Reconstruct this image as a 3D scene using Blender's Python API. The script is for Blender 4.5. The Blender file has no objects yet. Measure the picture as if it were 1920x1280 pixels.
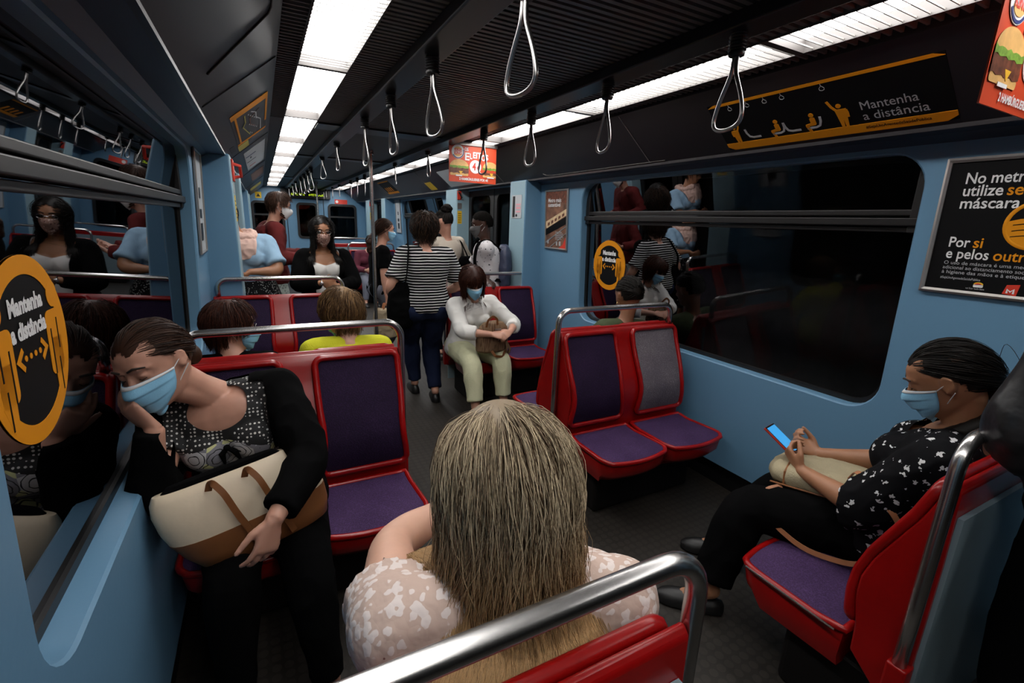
import bpy, math, random
import numpy as np
from mathutils import Vector, Matrix, noise

C = bpy.context.scene.collection
SC = bpy.context.scene
random.seed(7)
np.random.seed(7)
PI = math.pi

# ------------------------------------------------------------------ camera, world, exposure
cam_data = bpy.data.cameras.new('camera')
cam_data.sensor_width = 36.0
cam_data.lens = 16.38
cam_data.clip_start = 0.02
cam_data.dof.use_dof = False
cam = bpy.data.objects.new('camera', cam_data)
C.objects.link(cam)
yaw, pitch, roll = math.radians(28.135), math.radians(14.16), math.radians(2.098)
_fw = Vector((math.sin(yaw) * math.cos(pitch), math.cos(yaw) * math.cos(pitch), -math.sin(pitch)))
_rt = Vector((math.cos(yaw), -math.sin(yaw), 0))
_up = _rt.cross(_fw)
_r2 = _rt * math.cos(roll) + _up * math.sin(roll)
_u2 = -_rt * math.sin(roll) + _up * math.cos(roll)
_m = Matrix((_r2, _u2, -_fw)).transposed().to_4x4()
_m.translation = Vector((0, 0, 1.45))
cam.matrix_world = _m
SC.camera = cam

world = bpy.data.worlds.new('tunnel_dark')
world.use_nodes = True
world.node_tree.nodes['Background'].inputs[0].default_value = (0.0, 0.0, 0.0, 1)
world.node_tree.nodes['Background'].inputs[1].default_value = 0.0
SC.world = world
SC.view_settings.view_transform = 'Standard'
SC.view_settings.look = 'None'
SC.view_settings.gamma = 1.0
SC.view_settings.use_curve_mapping = False
SC.view_settings.exposure = -0.18
LIGHT = 18.0        # strength of the fluorescent diffusers

# ------------------------------------------------------------------ materials
def new_mat(name):
    m = bpy.data.materials.new(name)
    m.use_nodes = True
    nt = m.node_tree
    return m, nt, nt.nodes['Principled BSDF']

def N(nt, kind, **kw):
    n = nt.nodes.new(kind)
    for k, v in kw.items():
        if k in n.inputs.keys():
            n.inputs[k].default_value = v
        else:
            setattr(n, k, v)
    return n

def mat(name, col, rough=0.5, metal=0.0, spec=0.5, bump=None, vary=0.0, vscale=6.0, emit=0.0, coat=0.0):
    m, nt, b = new_mat(name)
    b.inputs['Base Color'].default_value = (*col, 1)
    b.inputs['Roughness'].default_value = rough
    b.inputs['Metallic'].default_value = metal
    b.inputs['Specular IOR Level'].default_value = spec
    b.inputs['Coat Weight'].default_value = coat
    if emit:
        b.inputs['Emission Color'].default_value = (*col, 1)
        b.inputs['Emission Strength'].default_value = emit
    tc = None
    if bump or vary:
        tc = N(nt, 'ShaderNodeTexCoord')
    if vary:
        n = N(nt, 'ShaderNodeTexNoise', Scale=vscale, Detail=4.0)
        nt.links.new(tc.outputs['Object'], n.inputs['Vector'])
        r = N(nt, 'ShaderNodeValToRGB')
        r.color_ramp.elements[0].position = 0.3
        r.color_ramp.elements[1].position = 0.7
        r.color_ramp.elements[0].color = (*[c * (1 - vary) for c in col], 1)
        r.color_ramp.elements[1].color = (*[min(1, c * (1 + vary)) for c in col], 1)
        nt.links.new(n.outputs['Fac'], r.inputs['Fac'])
        nt.links.new(r.outputs['Color'], b.inputs['Base Color'])
    if bump:
        n = N(nt, 'ShaderNodeTexNoise', Scale=bump[0], Detail=3.0)
        nt.links.new(tc.outputs['Object'], n.inputs['Vector'])
        bp = N(nt, 'ShaderNodeBump', Strength=bump[1], Distance=0.01)
        nt.links.new(n.outputs['Fac'], bp.inputs['Height'])
        nt.links.new(bp.outputs['Normal'], b.inputs['Normal'])
    return m

def math_node(nt, op, a, b=None, c=None):
    n = N(nt, 'ShaderNodeMath', operation=op)
    for i, v in enumerate((a, b, c)):
        if v is None:
            continue
        if isinstance(v, (int, float)):
            n.inputs[i].default_value = v
        else:
            nt.links.new(v, n.inputs[i])
    return n.outputs[0]

def mix_col(nt, fac, a, b):
    n = N(nt, 'ShaderNodeMix', data_type='RGBA')
    for i, v in ((0, fac), (6, a), (7, b)):
        if isinstance(v, (int, float)):
            n.inputs[i].default_value = v
        elif isinstance(v, tuple):
            n.inputs[i].default_value = (*v, 1)
        else:
            nt.links.new(v, n.inputs[i])
    return n.outputs[2]

def obj_xyz(nt, scale=None):
    tc = N(nt, 'ShaderNodeTexCoord')
    src = tc.outputs['Object']
    if scale:
        mp = N(nt, 'ShaderNodeMapping')
        mp.inputs['Scale'].default_value = scale
        nt.links.new(src, mp.inputs['Vector'])
        src = mp.outputs['Vector']
    return src

M = {}
M['wall_blue'] = mat('wall_blue_paint', (0.115, 0.245, 0.375), 0.42, bump=(60, 0.03))
M['pillar_blue'] = mat('pillar_pale_and_lit_blue', (0.24, 0.37, 0.43), 0.4, bump=(60, 0.03))
M['cove'] = mat('cove_grey_panel', (0.032, 0.029, 0.032), 0.36, metal=0.6)
M['soffit'] = mat('soffit_shaded_blue_panel', (0.026, 0.042, 0.075), 0.42)  # wall blue darkened: the shade under the cove is in the colour
M['ceiling'] = mat('ceiling_grey', (0.075, 0.069, 0.066), 0.5, metal=0.2)
M['slat'] = mat('slat_grey_metal', (0.15, 0.135, 0.127), 0.45, metal=0.25)
M['fin'] = mat('lamp_fin_metal', (0.22, 0.21, 0.20), 0.45)
M['lamp_side'] = mat('lamp_side_metal', (0.10, 0.097, 0.094), 0.45)
M['beam'] = mat('beam_dark_metal', (0.02, 0.021, 0.024), 0.3, metal=0.2)
M['red'] = mat('red_fibreglass', (0.27, 0.0028, 0.0028), 0.28, spec=0.45, vary=0.12, vscale=9)
M['rear_panel'] = mat('pale_blue_laminate', (0.19, 0.26, 0.29), 0.4)
M['steel'] = mat('brushed_steel', (0.56, 0.55, 0.54), 0.27, metal=1.0)
M['steel_dark'] = mat('strap_steel', (0.46, 0.45, 0.44), 0.3, metal=1.0)
M['rubber'] = mat('black_rubber', (0.008, 0.008, 0.008), 0.42)
M['black'] = mat('black_paint', (0.006, 0.006, 0.007), 0.4)
M['dark_metal'] = mat('dark_window_metal', (0.012, 0.011, 0.011), 0.42, metal=0.2)
M['pedestal'] = mat('shadow_black_pedestal', (0.006, 0.005, 0.005), 0.6, spec=0.2)  # unseen seat base; the shadow under the seat is put into its colour
M['alu'] = mat('aluminium_frame', (0.42, 0.40, 0.38), 0.34, metal=0.8)
M['orange'] = mat('orange_print', (0.66, 0.245, 0.006), 0.55, spec=0.2)
M['white'] = mat('white_print', (0.72, 0.72, 0.72), 0.5)
M['grey_print'] = mat('grey_print', (0.42, 0.43, 0.44), 0.5)
M['black_print'] = mat('black_print', (0.004, 0.004, 0.0045), 0.6, spec=0.12)
M['red_print'] = mat('red_print', (0.60, 0.04, 0.02), 0.45)
M['redorange'] = mat('red_orange_print', (0.60, 0.066, 0.022), 0.45)
M['yellow'] = mat('yellow_sticker', (0.72, 0.47, 0.02), 0.5)
M['dull_yellow'] = mat('dull_yellow_sticker', (0.42, 0.36, 0.06), 0.5)
M['navy_print'] = mat('navy_print', (0.02, 0.03, 0.14), 0.5)
M['bun'] = mat('bun_print', (0.66, 0.38, 0.13), 0.5, vary=0.15, vscale=30)
M['patty'] = mat('patty_print', (0.13, 0.04, 0.02), 0.5, vary=0.5, vscale=60)
M['lettuce'] = mat('lettuce_print', (0.17, 0.30, 0.04), 0.5, vary=0.4, vscale=70)
M['cheese'] = mat('cheese_print', (0.75, 0.42, 0.03), 0.5)
M['tomato'] = mat('tomato_print', (0.55, 0.06, 0.02), 0.5)
M['led'] = mat('led_yellow_green', (0.55, 0.75, 0.02), 0.5, emit=1.2)
M['screen'] = mat('phone_screen_glow', (0.05, 0.35, 0.75), 0.3, emit=0.55)
M['card'] = mat('grey_card', (0.40, 0.43, 0.45), 0.5)
M['brown_print'] = mat('brown_photo_print', (0.16, 0.075, 0.045), 0.5, vary=0.6, vscale=14)
M['cream_print'] = mat('cream_photo_print', (0.66, 0.50, 0.30), 0.5, vary=0.25, vscale=40)

def diffuser_mat():
    m, nt, b = new_mat('fluorescent_diffuser')
    b.inputs['Base Color'].default_value = (0.8, 0.8, 0.8, 1)
    b.inputs['Emission Color'].default_value = (1.0, 0.975, 0.955, 1)
    b.inputs['Emission Strength'].default_value = LIGHT
    return m
M['diffuser'] = diffuser_mat()

def pad_mat(name, c0, c1):
    m, nt, b = new_mat(name)
    v = obj_xyz(nt)
    n = N(nt, 'ShaderNodeTexNoise', Scale=7.0, Detail=4.0)
    nt.links.new(v, n.inputs['Vector'])
    ch = N(nt, 'ShaderNodeTexVoronoi', Scale=210.0)
    nt.links.new(v, ch.inputs['Vector'])
    f = math_node(nt, 'MULTIPLY', n.outputs['Fac'], 1.2)
    col = mix_col(nt, f, c0, c1)
    d = math_node(nt, 'MULTIPLY_ADD', ch.outputs['Distance'], 0.9, 0.55)
    mm = N(nt, 'ShaderNodeMix', data_type='RGBA', blend_type='MULTIPLY')
    mm.inputs[0].default_value = 1.0
    nt.links.new(col, mm.inputs[6])
    nt.links.new(d, mm.inputs[7])
    nt.links.new(mm.outputs[2], b.inputs['Base Color'])
    bp = N(nt, 'ShaderNodeBump', Strength=0.5, Distance=0.002)
    nt.links.new(ch.outputs['Distance'], bp.inputs['Height'])
    nt.links.new(bp.outputs['Normal'], b.inputs['Normal'])
    b.inputs['Roughness'].default_value = 0.8
    b.inputs['Specular IOR Level'].default_value = 0.15
    return m
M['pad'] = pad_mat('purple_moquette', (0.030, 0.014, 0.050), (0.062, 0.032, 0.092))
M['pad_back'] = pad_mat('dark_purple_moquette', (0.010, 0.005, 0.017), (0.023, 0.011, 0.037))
M['pad_worn'] = pad_mat('worn_grey_moquette', (0.075, 0.062, 0.085), (0.16, 0.14, 0.155))

def floor_mat():
    m, nt, b = new_mat('studded_rubber_floor')
    v = obj_xyz(nt)
    vo = N(nt, 'ShaderNodeTexVoronoi', Scale=26.0, Randomness=0.12)
    nt.links.new(v, vo.inputs['Vector'])
    n = N(nt, 'ShaderNodeTexNoise', Scale=3.0, Detail=5.0)
    nt.links.new(v, n.inputs['Vector'])
    col = mix_col(nt, n.outputs['Fac'], (0.013, 0.011, 0.009), (0.036, 0.031, 0.026))
    st = math_node(nt, 'LESS_THAN', vo.outputs['Distance'], 0.40)
    s2 = math_node(nt, 'MULTIPLY_ADD', st, 0.35, 0.75)
    mm = N(nt, 'ShaderNodeMix', data_type='RGBA', blend_type='MULTIPLY')
    mm.inputs[0].default_value = 1.0
    nt.links.new(col, mm.inputs[6]); nt.links.new(s2, mm.inputs[7])
    nt.links.new(mm.outputs[2], b.inputs['Base Color'])
    bp = N(nt, 'ShaderNodeBump', Strength=0.35, Distance=0.004)
    nt.links.new(st, bp.inputs['Height'])
    nt.links.new(bp.outputs['Normal'], b.inputs['Normal'])
    b.inputs['Roughness'].default_value = 0.5
    b.inputs['Specular IOR Level'].default_value = 0.3
    return m
M['floor'] = floor_mat()

def glass_mat():
    m, nt, b = new_mat('window_glass')
    nt.nodes.remove(b)
    out = nt.nodes['Material Output']
    t = N(nt, 'ShaderNodeBsdfTransparent')
    t.inputs[0].default_value = (0.72, 0.74, 0.76, 1)
    g = N(nt, 'ShaderNodeBsdfAnisotropic')
    g.inputs['Color'].default_value = (0.25, 0.25, 0.26, 1)
    g.inputs['Roughness'].default_value = 0.015
    fr = N(nt, 'ShaderNodeFresnel', IOR=1.5)
    mx = N(nt, 'ShaderNodeMixShader')
    nt.links.new(fr.outputs[0], mx.inputs[0])
    nt.links.new(t.outputs[0], mx.inputs[1])
    nt.links.new(g.outputs[0], mx.inputs[2])
    nt.links.new(mx.outputs[0], out.inputs['Surface'])
    return m
M['glass'] = glass_mat()
M['tunnel'] = mat('tunnel_concrete', (0.02, 0.02, 0.02), 0.9, vary=0.4)

# ------------------------------------------------------------------ mesh helpers
OFF = {}

def V3(*a):
    return np.array(a, float)

def unit(v):
    v = np.array(v, float)
    return v / (np.linalg.norm(v) + 1e-12)

class MB:
    def __init__(self):
        self.v, self.f, self.m, self.n = [], [], [], 0
    def add(self, verts, faces, m=0):
        verts = np.asarray(verts, float).reshape(-1, 3)
        k = self.n
        self.v.append(verts)
        self.f.extend([tuple(i + k for i in f) for f in faces])
        self.m.extend([m] * len(faces))
        self.n += len(verts)
    def box(self, lo, hi, m=0):
        (a, b, c), (d, e, f) = lo, hi
        v = [(a, b, c), (d, b, c), (d, e, c), (a, e, c), (a, b, f), (d, b, f), (d, e, f), (a, e, f)]
        self.add(v, [(0, 3, 2, 1), (4, 5, 6, 7), (0, 1, 5, 4), (1, 2, 6, 5), (2, 3, 7, 6), (3, 0, 4, 7)], m)
    def obox(self, c, ax, half, m=0):
        ax = [np.array(a, float) for a in ax]
        v = []
        for sz in (-1, 1):
            for sx, sy in ((-1, -1), (1, -1), (1, 1), (-1, 1)):
                v.append(np.array(c, float) + ax[0] * half[0] * sx + ax[1] * half[1] * sy + ax[2] * half[2] * sz)
        self.add(v, [(0, 3, 2, 1), (4, 5, 6, 7), (0, 1, 5, 4), (1, 2, 6, 5), (2, 3, 7, 6), (3, 0, 4, 7)], m)
    def loft(self, rings, closed=True, caps=True, m=0, loop=False):
        rings = [np.asarray(r, float) for r in rings]
        n = len(rings[0])
        fs = []
        R = len(rings)
        for i in range(R - (0 if loop else 1)):
            i2 = (i + 1) % R
            for j in range(n if closed else n - 1):
                j2 = (j + 1) % n
                fs.append((i * n + j, i * n + j2, i2 * n + j2, i2 * n + j))
        if caps and closed and not loop:
            fs.append(tuple(range(n - 1, -1, -1)))
            fs.append(tuple((R - 1) * n + j for j in range(n)))
        self.add(np.concatenate(rings), fs, m)
    def tube(self, pts, r, n=10, caps=True, loop=False, m=0, squash=None, up=None, phase=0.0):
        """tube along points; r number or list; squash=(a,b) scales the two section axes"""
        P = np.asarray(pts, float)
        k = len(P)
        r = np.full(k, r, float) if np.isscalar(r) else np.asarray(r, float)
        if loop:
            T = np.roll(P, -1, 0) - np.roll(P, 1, 0)
        else:
            T = np.gradient(P, axis=0)
        T = T / (np.linalg.norm(T, axis=1)[:, None] + 1e-12)
        u = np.array(up, float) if up is not None else (V3(0, 0, 1) if abs(T[0][2]) < 0.9 else V3(0, 1, 0))
        rings = []
        a = np.linspace(0, 2 * PI, n, endpoint=False) + phase
        ca, sa = np.cos(a), np.sin(a)
        for i in range(k):
            s = unit(np.cross(T[i], u))
            w = np.cross(s, T[i])
            u = w
            q = squash if squash is not None else (1, 1)
            rings.append(P[i] + r[i] * (np.outer(ca, s) * q[0] + np.outer(sa, w) * q[1]))
        self.loft(rings, True, caps, m, loop)
    def capsule(self, pts, r, n=12, m=0, squash=None, up=None, ends=(True, True)):
        P = [np.array(p, float) for p in pts]
        r = [float(r)] * len(P) if np.isscalar(r) else list(r)
        A, ra = [], []
        if ends[0]:
            d = unit(P[0] - P[1])
            for t in (0.98, 0.8, 0.5):
                A.append(P[0] + d * r[0] * t); ra.append(r[0] * math.sqrt(1 - t * t))
        A += P; ra += r
        if ends[1]:
            d = unit(P[-1] - P[-2])
            for t in (0.5, 0.8, 0.98):
                A.append(P[-1] + d * r[-1] * t); ra.append(r[-1] * math.sqrt(1 - t * t))
        self.tube(A, ra, n, True, False, m, squash, up)
    def ellipsoid(self, c, rad, ax=None, nu=16, nv=10, m=0):
        ax = np.eye(3) if ax is None else np.asarray(ax, float)
        rings = []
        for i in range(nv + 1):
            th = PI * (i + (0.12 if i == 0 else 0) - (0.12 if i == nv else 0)) / nv
            a = np.linspace(0, 2 * PI, nu, endpoint=False)
            loc = np.stack([rad[0] * np.sin(th) * np.cos(a), rad[1] * np.sin(th) * np.sin(a), np.full(nu, -rad[2] * np.cos(th))], 1)
            rings.append(np.array(c, float) + loc @ ax)
        self.loft(rings, True, True, m)
    def grid(self, P, closeu=False, m=0):
        P = np.asarray(P, float)
        nu, nv = P.shape[:2]
        fs = []
        for i in range(nu if closeu else nu - 1):
            for j in range(nv - 1):
                i2 = (i + 1) % nu
                fs.append((i * nv + j, i2 * nv + j, i2 * nv + j + 1, i * nv + j + 1))
        self.add(P.reshape(-1, 3), fs, m)
    def poly(self, pts2, o, ax, ay, t=0.001, m=0):
        """flat outline extruded by t along ax x ay"""
        o, ax, ay = (np.array(x, float) for x in (o, ax, ay))
        nrm = unit(np.cross(ax, ay))
        p = np.array([o + ax * a + ay * b for a, b in pts2])
        n = len(p)
        vs = np.concatenate([p, p + nrm * t])
        fs = [tuple(range(n - 1, -1, -1)), tuple(range(n, 2 * n))]
        fs += [(i, (i + 1) % n, n + (i + 1) % n, n + i) for i in range(n)]
        self.add(vs, fs, m)
    def ring2(self, outer, inner, o, ax, ay, t=0.001, m=0):
        """flat closed band between two outlines of equal count"""
        o, ax, ay = (np.array(x, float) for x in (o, ax, ay))
        nrm = unit(np.cross(ax, ay))
        P = lambda pts, h: np.array([o + ax * a + ay * b + nrm * h for a, b in pts])
        self.loft([P(outer, 0), P(outer, t), P(inner, t), P(inner, 0)], True, False, m, True)

def circ(cx, cy, rx, ry=None, n=24, a0=0.0, a1=2 * PI):
    ry = rx if ry is None else ry
    full = abs(a1 - a0 - 2 * PI) < 1e-6
    return [(cx + rx * math.cos(t), cy + ry * math.sin(t)) for t in np.linspace(a0, a1, n, endpoint=not full)]

def rrect(x0, y0, x1, y1, r, k=6):
    out = []
    for cx, cy, a in ((x1 - r, y0 + r, -PI / 2), (x1 - r, y1 - r, 0), (x0 + r, y1 - r, PI / 2), (x0 + r, y0 + r, PI)):
        for i in range(k + 1):
            t = a + i * PI / 2 / k
            out.append((cx + r * math.cos(t), cy + r * math.sin(t)))
    return out

def thick(path, w):
    """outline of a polyline given a width"""
    P = np.array(path, float)
    T = np.gradient(P, axis=0); T /= np.linalg.norm(T, axis=1)[:, None]
    Nn = np.stack([-T[:, 1], T[:, 0]], 1) * w / 2
    return [tuple(p) for p in (P + Nn)] + [tuple(p) for p in (P - Nn)[::-1]]

def props(o, label=None, cat=None, group=None, kind=None):
    if label: o['label'] = label
    if cat: o['category'] = cat
    if group: o['group'] = group
    if kind: o['kind'] = kind
    return o

def empty(name, loc, label, cat, group=None, rotz=0.0):
    o = bpy.data.objects.new(name, None)
    o.empty_display_size = 0.1
    C.objects.link(o)
    o.location = loc
    o.rotation_euler = (0, 0, rotz)
    OFF[o] = np.array(loc, float)
    return props(o, label, cat, group)

def build(name, mb, mats, parent=None, smooth=True, bevel=0.0, solid=0.0, origin=None, angle=40):
    me = bpy.data.meshes.new(name)
    v = np.concatenate(mb.v)
    off = OFF[parent] if parent is not None else (np.array(origin, float) if origin is not None else np.zeros(3))
    v = v - off
    me.from_pydata(v.tolist(), [], mb.f)
    me.validate()
    if not isinstance(mats, (list, tuple)): mats = [mats]
    for x in mats: me.materials.append(x)
    if len(mats) > 1 and len(me.polygons) == len(mb.m):
        me.polygons.foreach_set('material_index', mb.m)
    if smooth:
        me.shade_smooth()
        if angle < 180:
            me.set_sharp_from_angle(angle=math.radians(angle))
    o = bpy.data.objects.new(name, me)
    C.objects.link(o)
    OFF[o] = off
    if parent is not None:
        o.parent = parent
    else:
        o.location = off
    if bevel:
        b = o.modifiers.new('bevel', 'BEVEL'); b.width = bevel; b.segments = 3; b.limit_method = 'ANGLE'; b.angle_limit = math.radians(35)
    if solid:
        s = o.modifiers.new('solid', 'SOLIDIFY'); s.thickness = solid; s.offset = 0
    return o

def remesh(name, mb, mats, parent, voxel=0.008, smooth=4, fold=0.0, fscale=9.0, fstretch=(1, 1, 1), cut=None, sub=0.0, keep=None):
    """union of overlapping volumes as one continuous skin"""
    me = bpy.data.meshes.new('raw')
    off = OFF[parent]
    v = np.concatenate(mb.v) - off
    me.from_pydata(v.tolist(), [], mb.f)
    o = bpy.data.objects.new('raw', me)
    C.objects.link(o)
    r = o.modifiers.new('r', 'REMESH'); r.mode = 'VOXEL'; r.voxel_size = voxel; r.use_smooth_shade = True
    if smooth:
        s = o.modifiers.new('s', 'SMOOTH'); s.factor = 0.5; s.iterations = smooth
    dg = bpy.context.evaluated_depsgraph_get()
    m2 = bpy.data.meshes.new_from_object(o.evaluated_get(dg))
    bpy.data.objects.remove(o); bpy.data.meshes.remove(me)
    n = len(m2.vertices)
    co = np.empty(n * 3); m2.vertices.foreach_get('co', co); co = co.reshape(-1, 3)
    if fold:
        no = np.empty(n * 3); m2.vertices.foreach_get('normal', no); no = no.reshape(-1, 3)
        st = np.array(fstretch) * fscale
        d = np.array([noise.noise(Vector(p)) for p in (co * st + 3.7)])
        d = 1 - 2 * np.abs(d) ** 0.8
        co = co + no * (d * fold)[:, None]
    faces = None
    bnd = None
    if cut is not None:
        w = co + off
        bad = cut(w)
        faces = [tuple(p.vertices) for p in m2.polygons if not any(bad[i] for i in p.vertices)]
    if faces is not None:
        used = np.zeros(n, bool)
        for f in faces:
            for i in f: used[i] = True
        cnt = {}
        for f in faces:
            for i in range(len(f)):
                e = (f[i], f[(i + 1) % len(f)]); e = e if e[0] < e[1] else (e[1], e[0])
                cnt[e] = cnt.get(e, 0) + 1
        nb = {}
        for (a_, b_), c_ in cnt.items():
            if c_ == 1:
                nb.setdefault(a_, []).append(b_); nb.setdefault(b_, []).append(a_)
        ks = [k for k in nb if len(nb[k]) == 2]
        if ks:
            ka = np.array(ks); na = np.array([nb[k] for k in ks])
            for _ in range(14):
                co[ka] = co[ka] * .5 + (co[na[:, 0]] + co[na[:, 1]]) * .25
        idx = np.cumsum(used) - 1
        m3 = bpy.data.meshes.new(name)
        m3.from_pydata(co[used].tolist(), [], [tuple(int(idx[i]) for i in f) for f in faces])
        bpy.data.meshes.remove(m2)
        m2 = m3
    else:
        m2.vertices.foreach_set('co', co.ravel())
    m2.name = name
    m2.materials.clear()
    for x in (mats if isinstance(mats, (list, tuple)) else [mats]): m2.materials.append(x)
    m2.update()
    m2.shade_smooth()
    ob = bpy.data.objects.new(name, m2)
    C.objects.link(ob)
    OFF[ob] = off
    ob.parent = parent
    return ob

def copy_tree(o, parent=None):
    c = o.copy()
    C.objects.link(c)
    if parent is not None: c.parent = parent
    for ch in [x for x in o.children]:
        copy_tree(ch, c)
    return c

_fc = {}
def text_geo(s, size=1.0, align='LEFT', bold=0.0, spacing=1.0):
    """text outlines as flat verts/faces in its own plane"""
    cu = bpy.data.curves.new('t', 'FONT')
    cu.body = s; cu.size = size; cu.align_x = align; cu.offset = bold; cu.resolution_u = 3
    cu.space_character = spacing
    ob = bpy.data.objects.new('t', cu)
    me = ob.to_mesh()
    v = np.array([tuple(p.co) for p in me.vertices]).reshape(-1, 3)
    f = [tuple(p.vertices) for p in me.polygons]
    ob.to_mesh_clear()
    bpy.data.objects.remove(ob); bpy.data.curves.remove(cu)
    return v, f

def text(mb, s, size, pos, o, ax, ay, align='LEFT', bold=0.0, xs=1.0, rot=0.0, lift=0.0015, m=0, fit=None):
    """write s on the plane (o, ax, ay); fit = width the line must take"""
    v, f = text_geo(s, size, align, bold)
    if len(v) == 0: return
    if fit:
        w = v[:, 0].max() - v[:, 0].min()
        v[:, 0] *= fit / max(w, 1e-6)
    v[:, 0] *= xs
    c, s_ = math.cos(rot), math.sin(rot)
    x = v[:, 0] * c - v[:, 1] * s_ + pos[0]
    y = v[:, 0] * s_ + v[:, 1] * c + pos[1]
    o, ax, ay = (np.array(q, float) for q in (o, ax, ay))
    nrm = unit(np.cross(ax, ay))
    w = o + x[:, None] * ax + y[:, None] * ay + nrm * lift
    mb.add(w, f, m)
# ------------------------------------------------------------------ car shell
XC = 0.955
Y0, Y1 = -1.3, 12.0
ZC = 2.065
def wu(z):
    return 1.295 if z < 0.75 else 1.295 - 0.045 * (z - 0.75) / 1.11
def wx(s, z, d=0.0):
    return XC + s * (wu(z) + d)

def struct(name, mb, mats, **kw):
    o = build(name, mb, mats, **kw)
    o['kind'] = 'structure'
    return o

mb = MB(); mb.box((XC - 1.42, Y0, -0.06), (XC + 1.42, Y1 + 0.2, 0.0))
struct('floor', mb, M['floor'], smooth=False)

def hole_panel(mb, s, y0, y1, z0, z1, hole, depth, m=0):
    hy0, hz0, hy1, hz1, r = hole
    k = 8
    inner = rrect(hy0, hz0, hy1, hz1, r, k)
    outer = []
    corners = [((y1, z0), (hy1 - r, z0), (y1, hz0 + r)), ((y1, z1), (y1, hz1 - r), (hy1 - r, z1)),
               ((y0, z1), (hy0 + r, z1), (y0, hz1 - r)), ((y0, z0), (y0, hz0 + r), (hy0 + r, z0))]
    for (c, a, b) in corners:
        for i in range(k + 1):
            t = i / k
            if t <= 0.5:
                q = t * 2; outer.append((a[0] + (c[0] - a[0]) * q, a[1] + (c[1] - a[1]) * q))
            else:
                q = t * 2 - 1; outer.append((c[0] + (b[0] - c[0]) * q, c[1] + (b[1] - c[1]) * q))
    P = lambda pts, d: np.array([(wx(s, z, d), y, z) for y, z in pts])
    rings = [P(outer, 0.03), P(outer, 0), P(inner, 0.0), P(inner, 0.006), P(inner, depth)]
    e = 0.006
    big = rrect(hy0 - e, hz0 - e, hy1 + e, hz1 + e, r + e, k)
    rings = [P(outer, 0.03), P(outer, 0), P(big, 0.0), P(inner, 0.007), P(inner, depth)]
    if s > 0: rings = [q[::-1] for q in rings]
    mb.loft(rings, True, False, m)

H0L = 0.80
BAY = [(-0.02, 3.72, 0.915, 3.08), (5.70, 8.98, 6.25, 8.42)]
for s, side in ((-1, 'left'), (1, 'right')):
    mb = MB()
    for (a, b, h0, h1) in BAY:
        if s < 0 and a < 1: h0 = H0L
        hole_panel(mb, s, a, b, 0.13, 1.90, (h0, 0.72, h1, 1.765, 0.13), 0.07)
    for (a, b) in ((Y0, -1.0), (10.75, Y1)):
        mb.box((min(wx(s, 0), wx(s, 0, .03)), a, 0.0), (max(wx(s, 0), wx(s, 0, .03)), b, 1.9))
    for (a, b) in ((3.72, 5.70), (8.98, 10.75), (-1.0, 0.0)):      # header above the doors
        mb.box((min(wx(s, 2), wx(s, 2, .1)), a, 1.80), (max(wx(s, 2), wx(s, 2, .1)), b, 1.95))
    struct('wall_' + side, mb, M['wall_blue'], angle=30)
    mb = MB()
    for (a, b, h0, h1) in BAY:
        mb.box((min(wx(s, 0, .02), wx(s, 0, .05)), a, 0.0), (max(wx(s, 0, .02), wx(s, 0, .05)), b, 0.14))
    o = struct('baseboard_' + side, mb, M['black'], smooth=False)

# ceiling: slatted metal over the seats, smooth panels beyond, dark box beams carrying the straps
mb = MB()
mb.box((XC - 0.86, Y0, ZC + 0.064), (XC + 0.86, Y1, ZC + 0.09), 0)
for s in (-1, 1):
    a, b = sorted((XC + s * 0.0, XC + s * 0.565))
    mb.box((a, 3.62, ZC + 0.0), (b, Y1, ZC + 0.05), 0)
    a, b = sorted((XC + s * 0.765, XC + s * 0.85))
    mb.box((a, 3.62, ZC + 0.0), (b, Y1, ZC + 0.05), 0)
y = -0.8
while y < 3.60:
    mb.box((XC - 0.565, y - 0.0085, ZC), (XC + 0.565, y + 0.0085, ZC + 0.03), 1)
    for s in (-1, 1):
        a, b = sorted((XC + s * 0.765, XC + s * 0.842))
        mb.box((a, y - 0.004, ZC - 0.002), (b, y + 0.004, ZC + 0.03), 1)
    y += 0.0325
struct('ceiling', mb, [M['ceiling'], M['slat']], smooth=False)

mb = MB()
for (a, b) in ((3.60, 3.82), (5.55, 5.72), (8.8, 9.0)):
    mb.box((XC - 0.56, a, ZC - 0.012), (XC + 0.56, b, ZC + 0.001))
struct('trim_1', mb, M['beam'], smooth=False)

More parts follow.
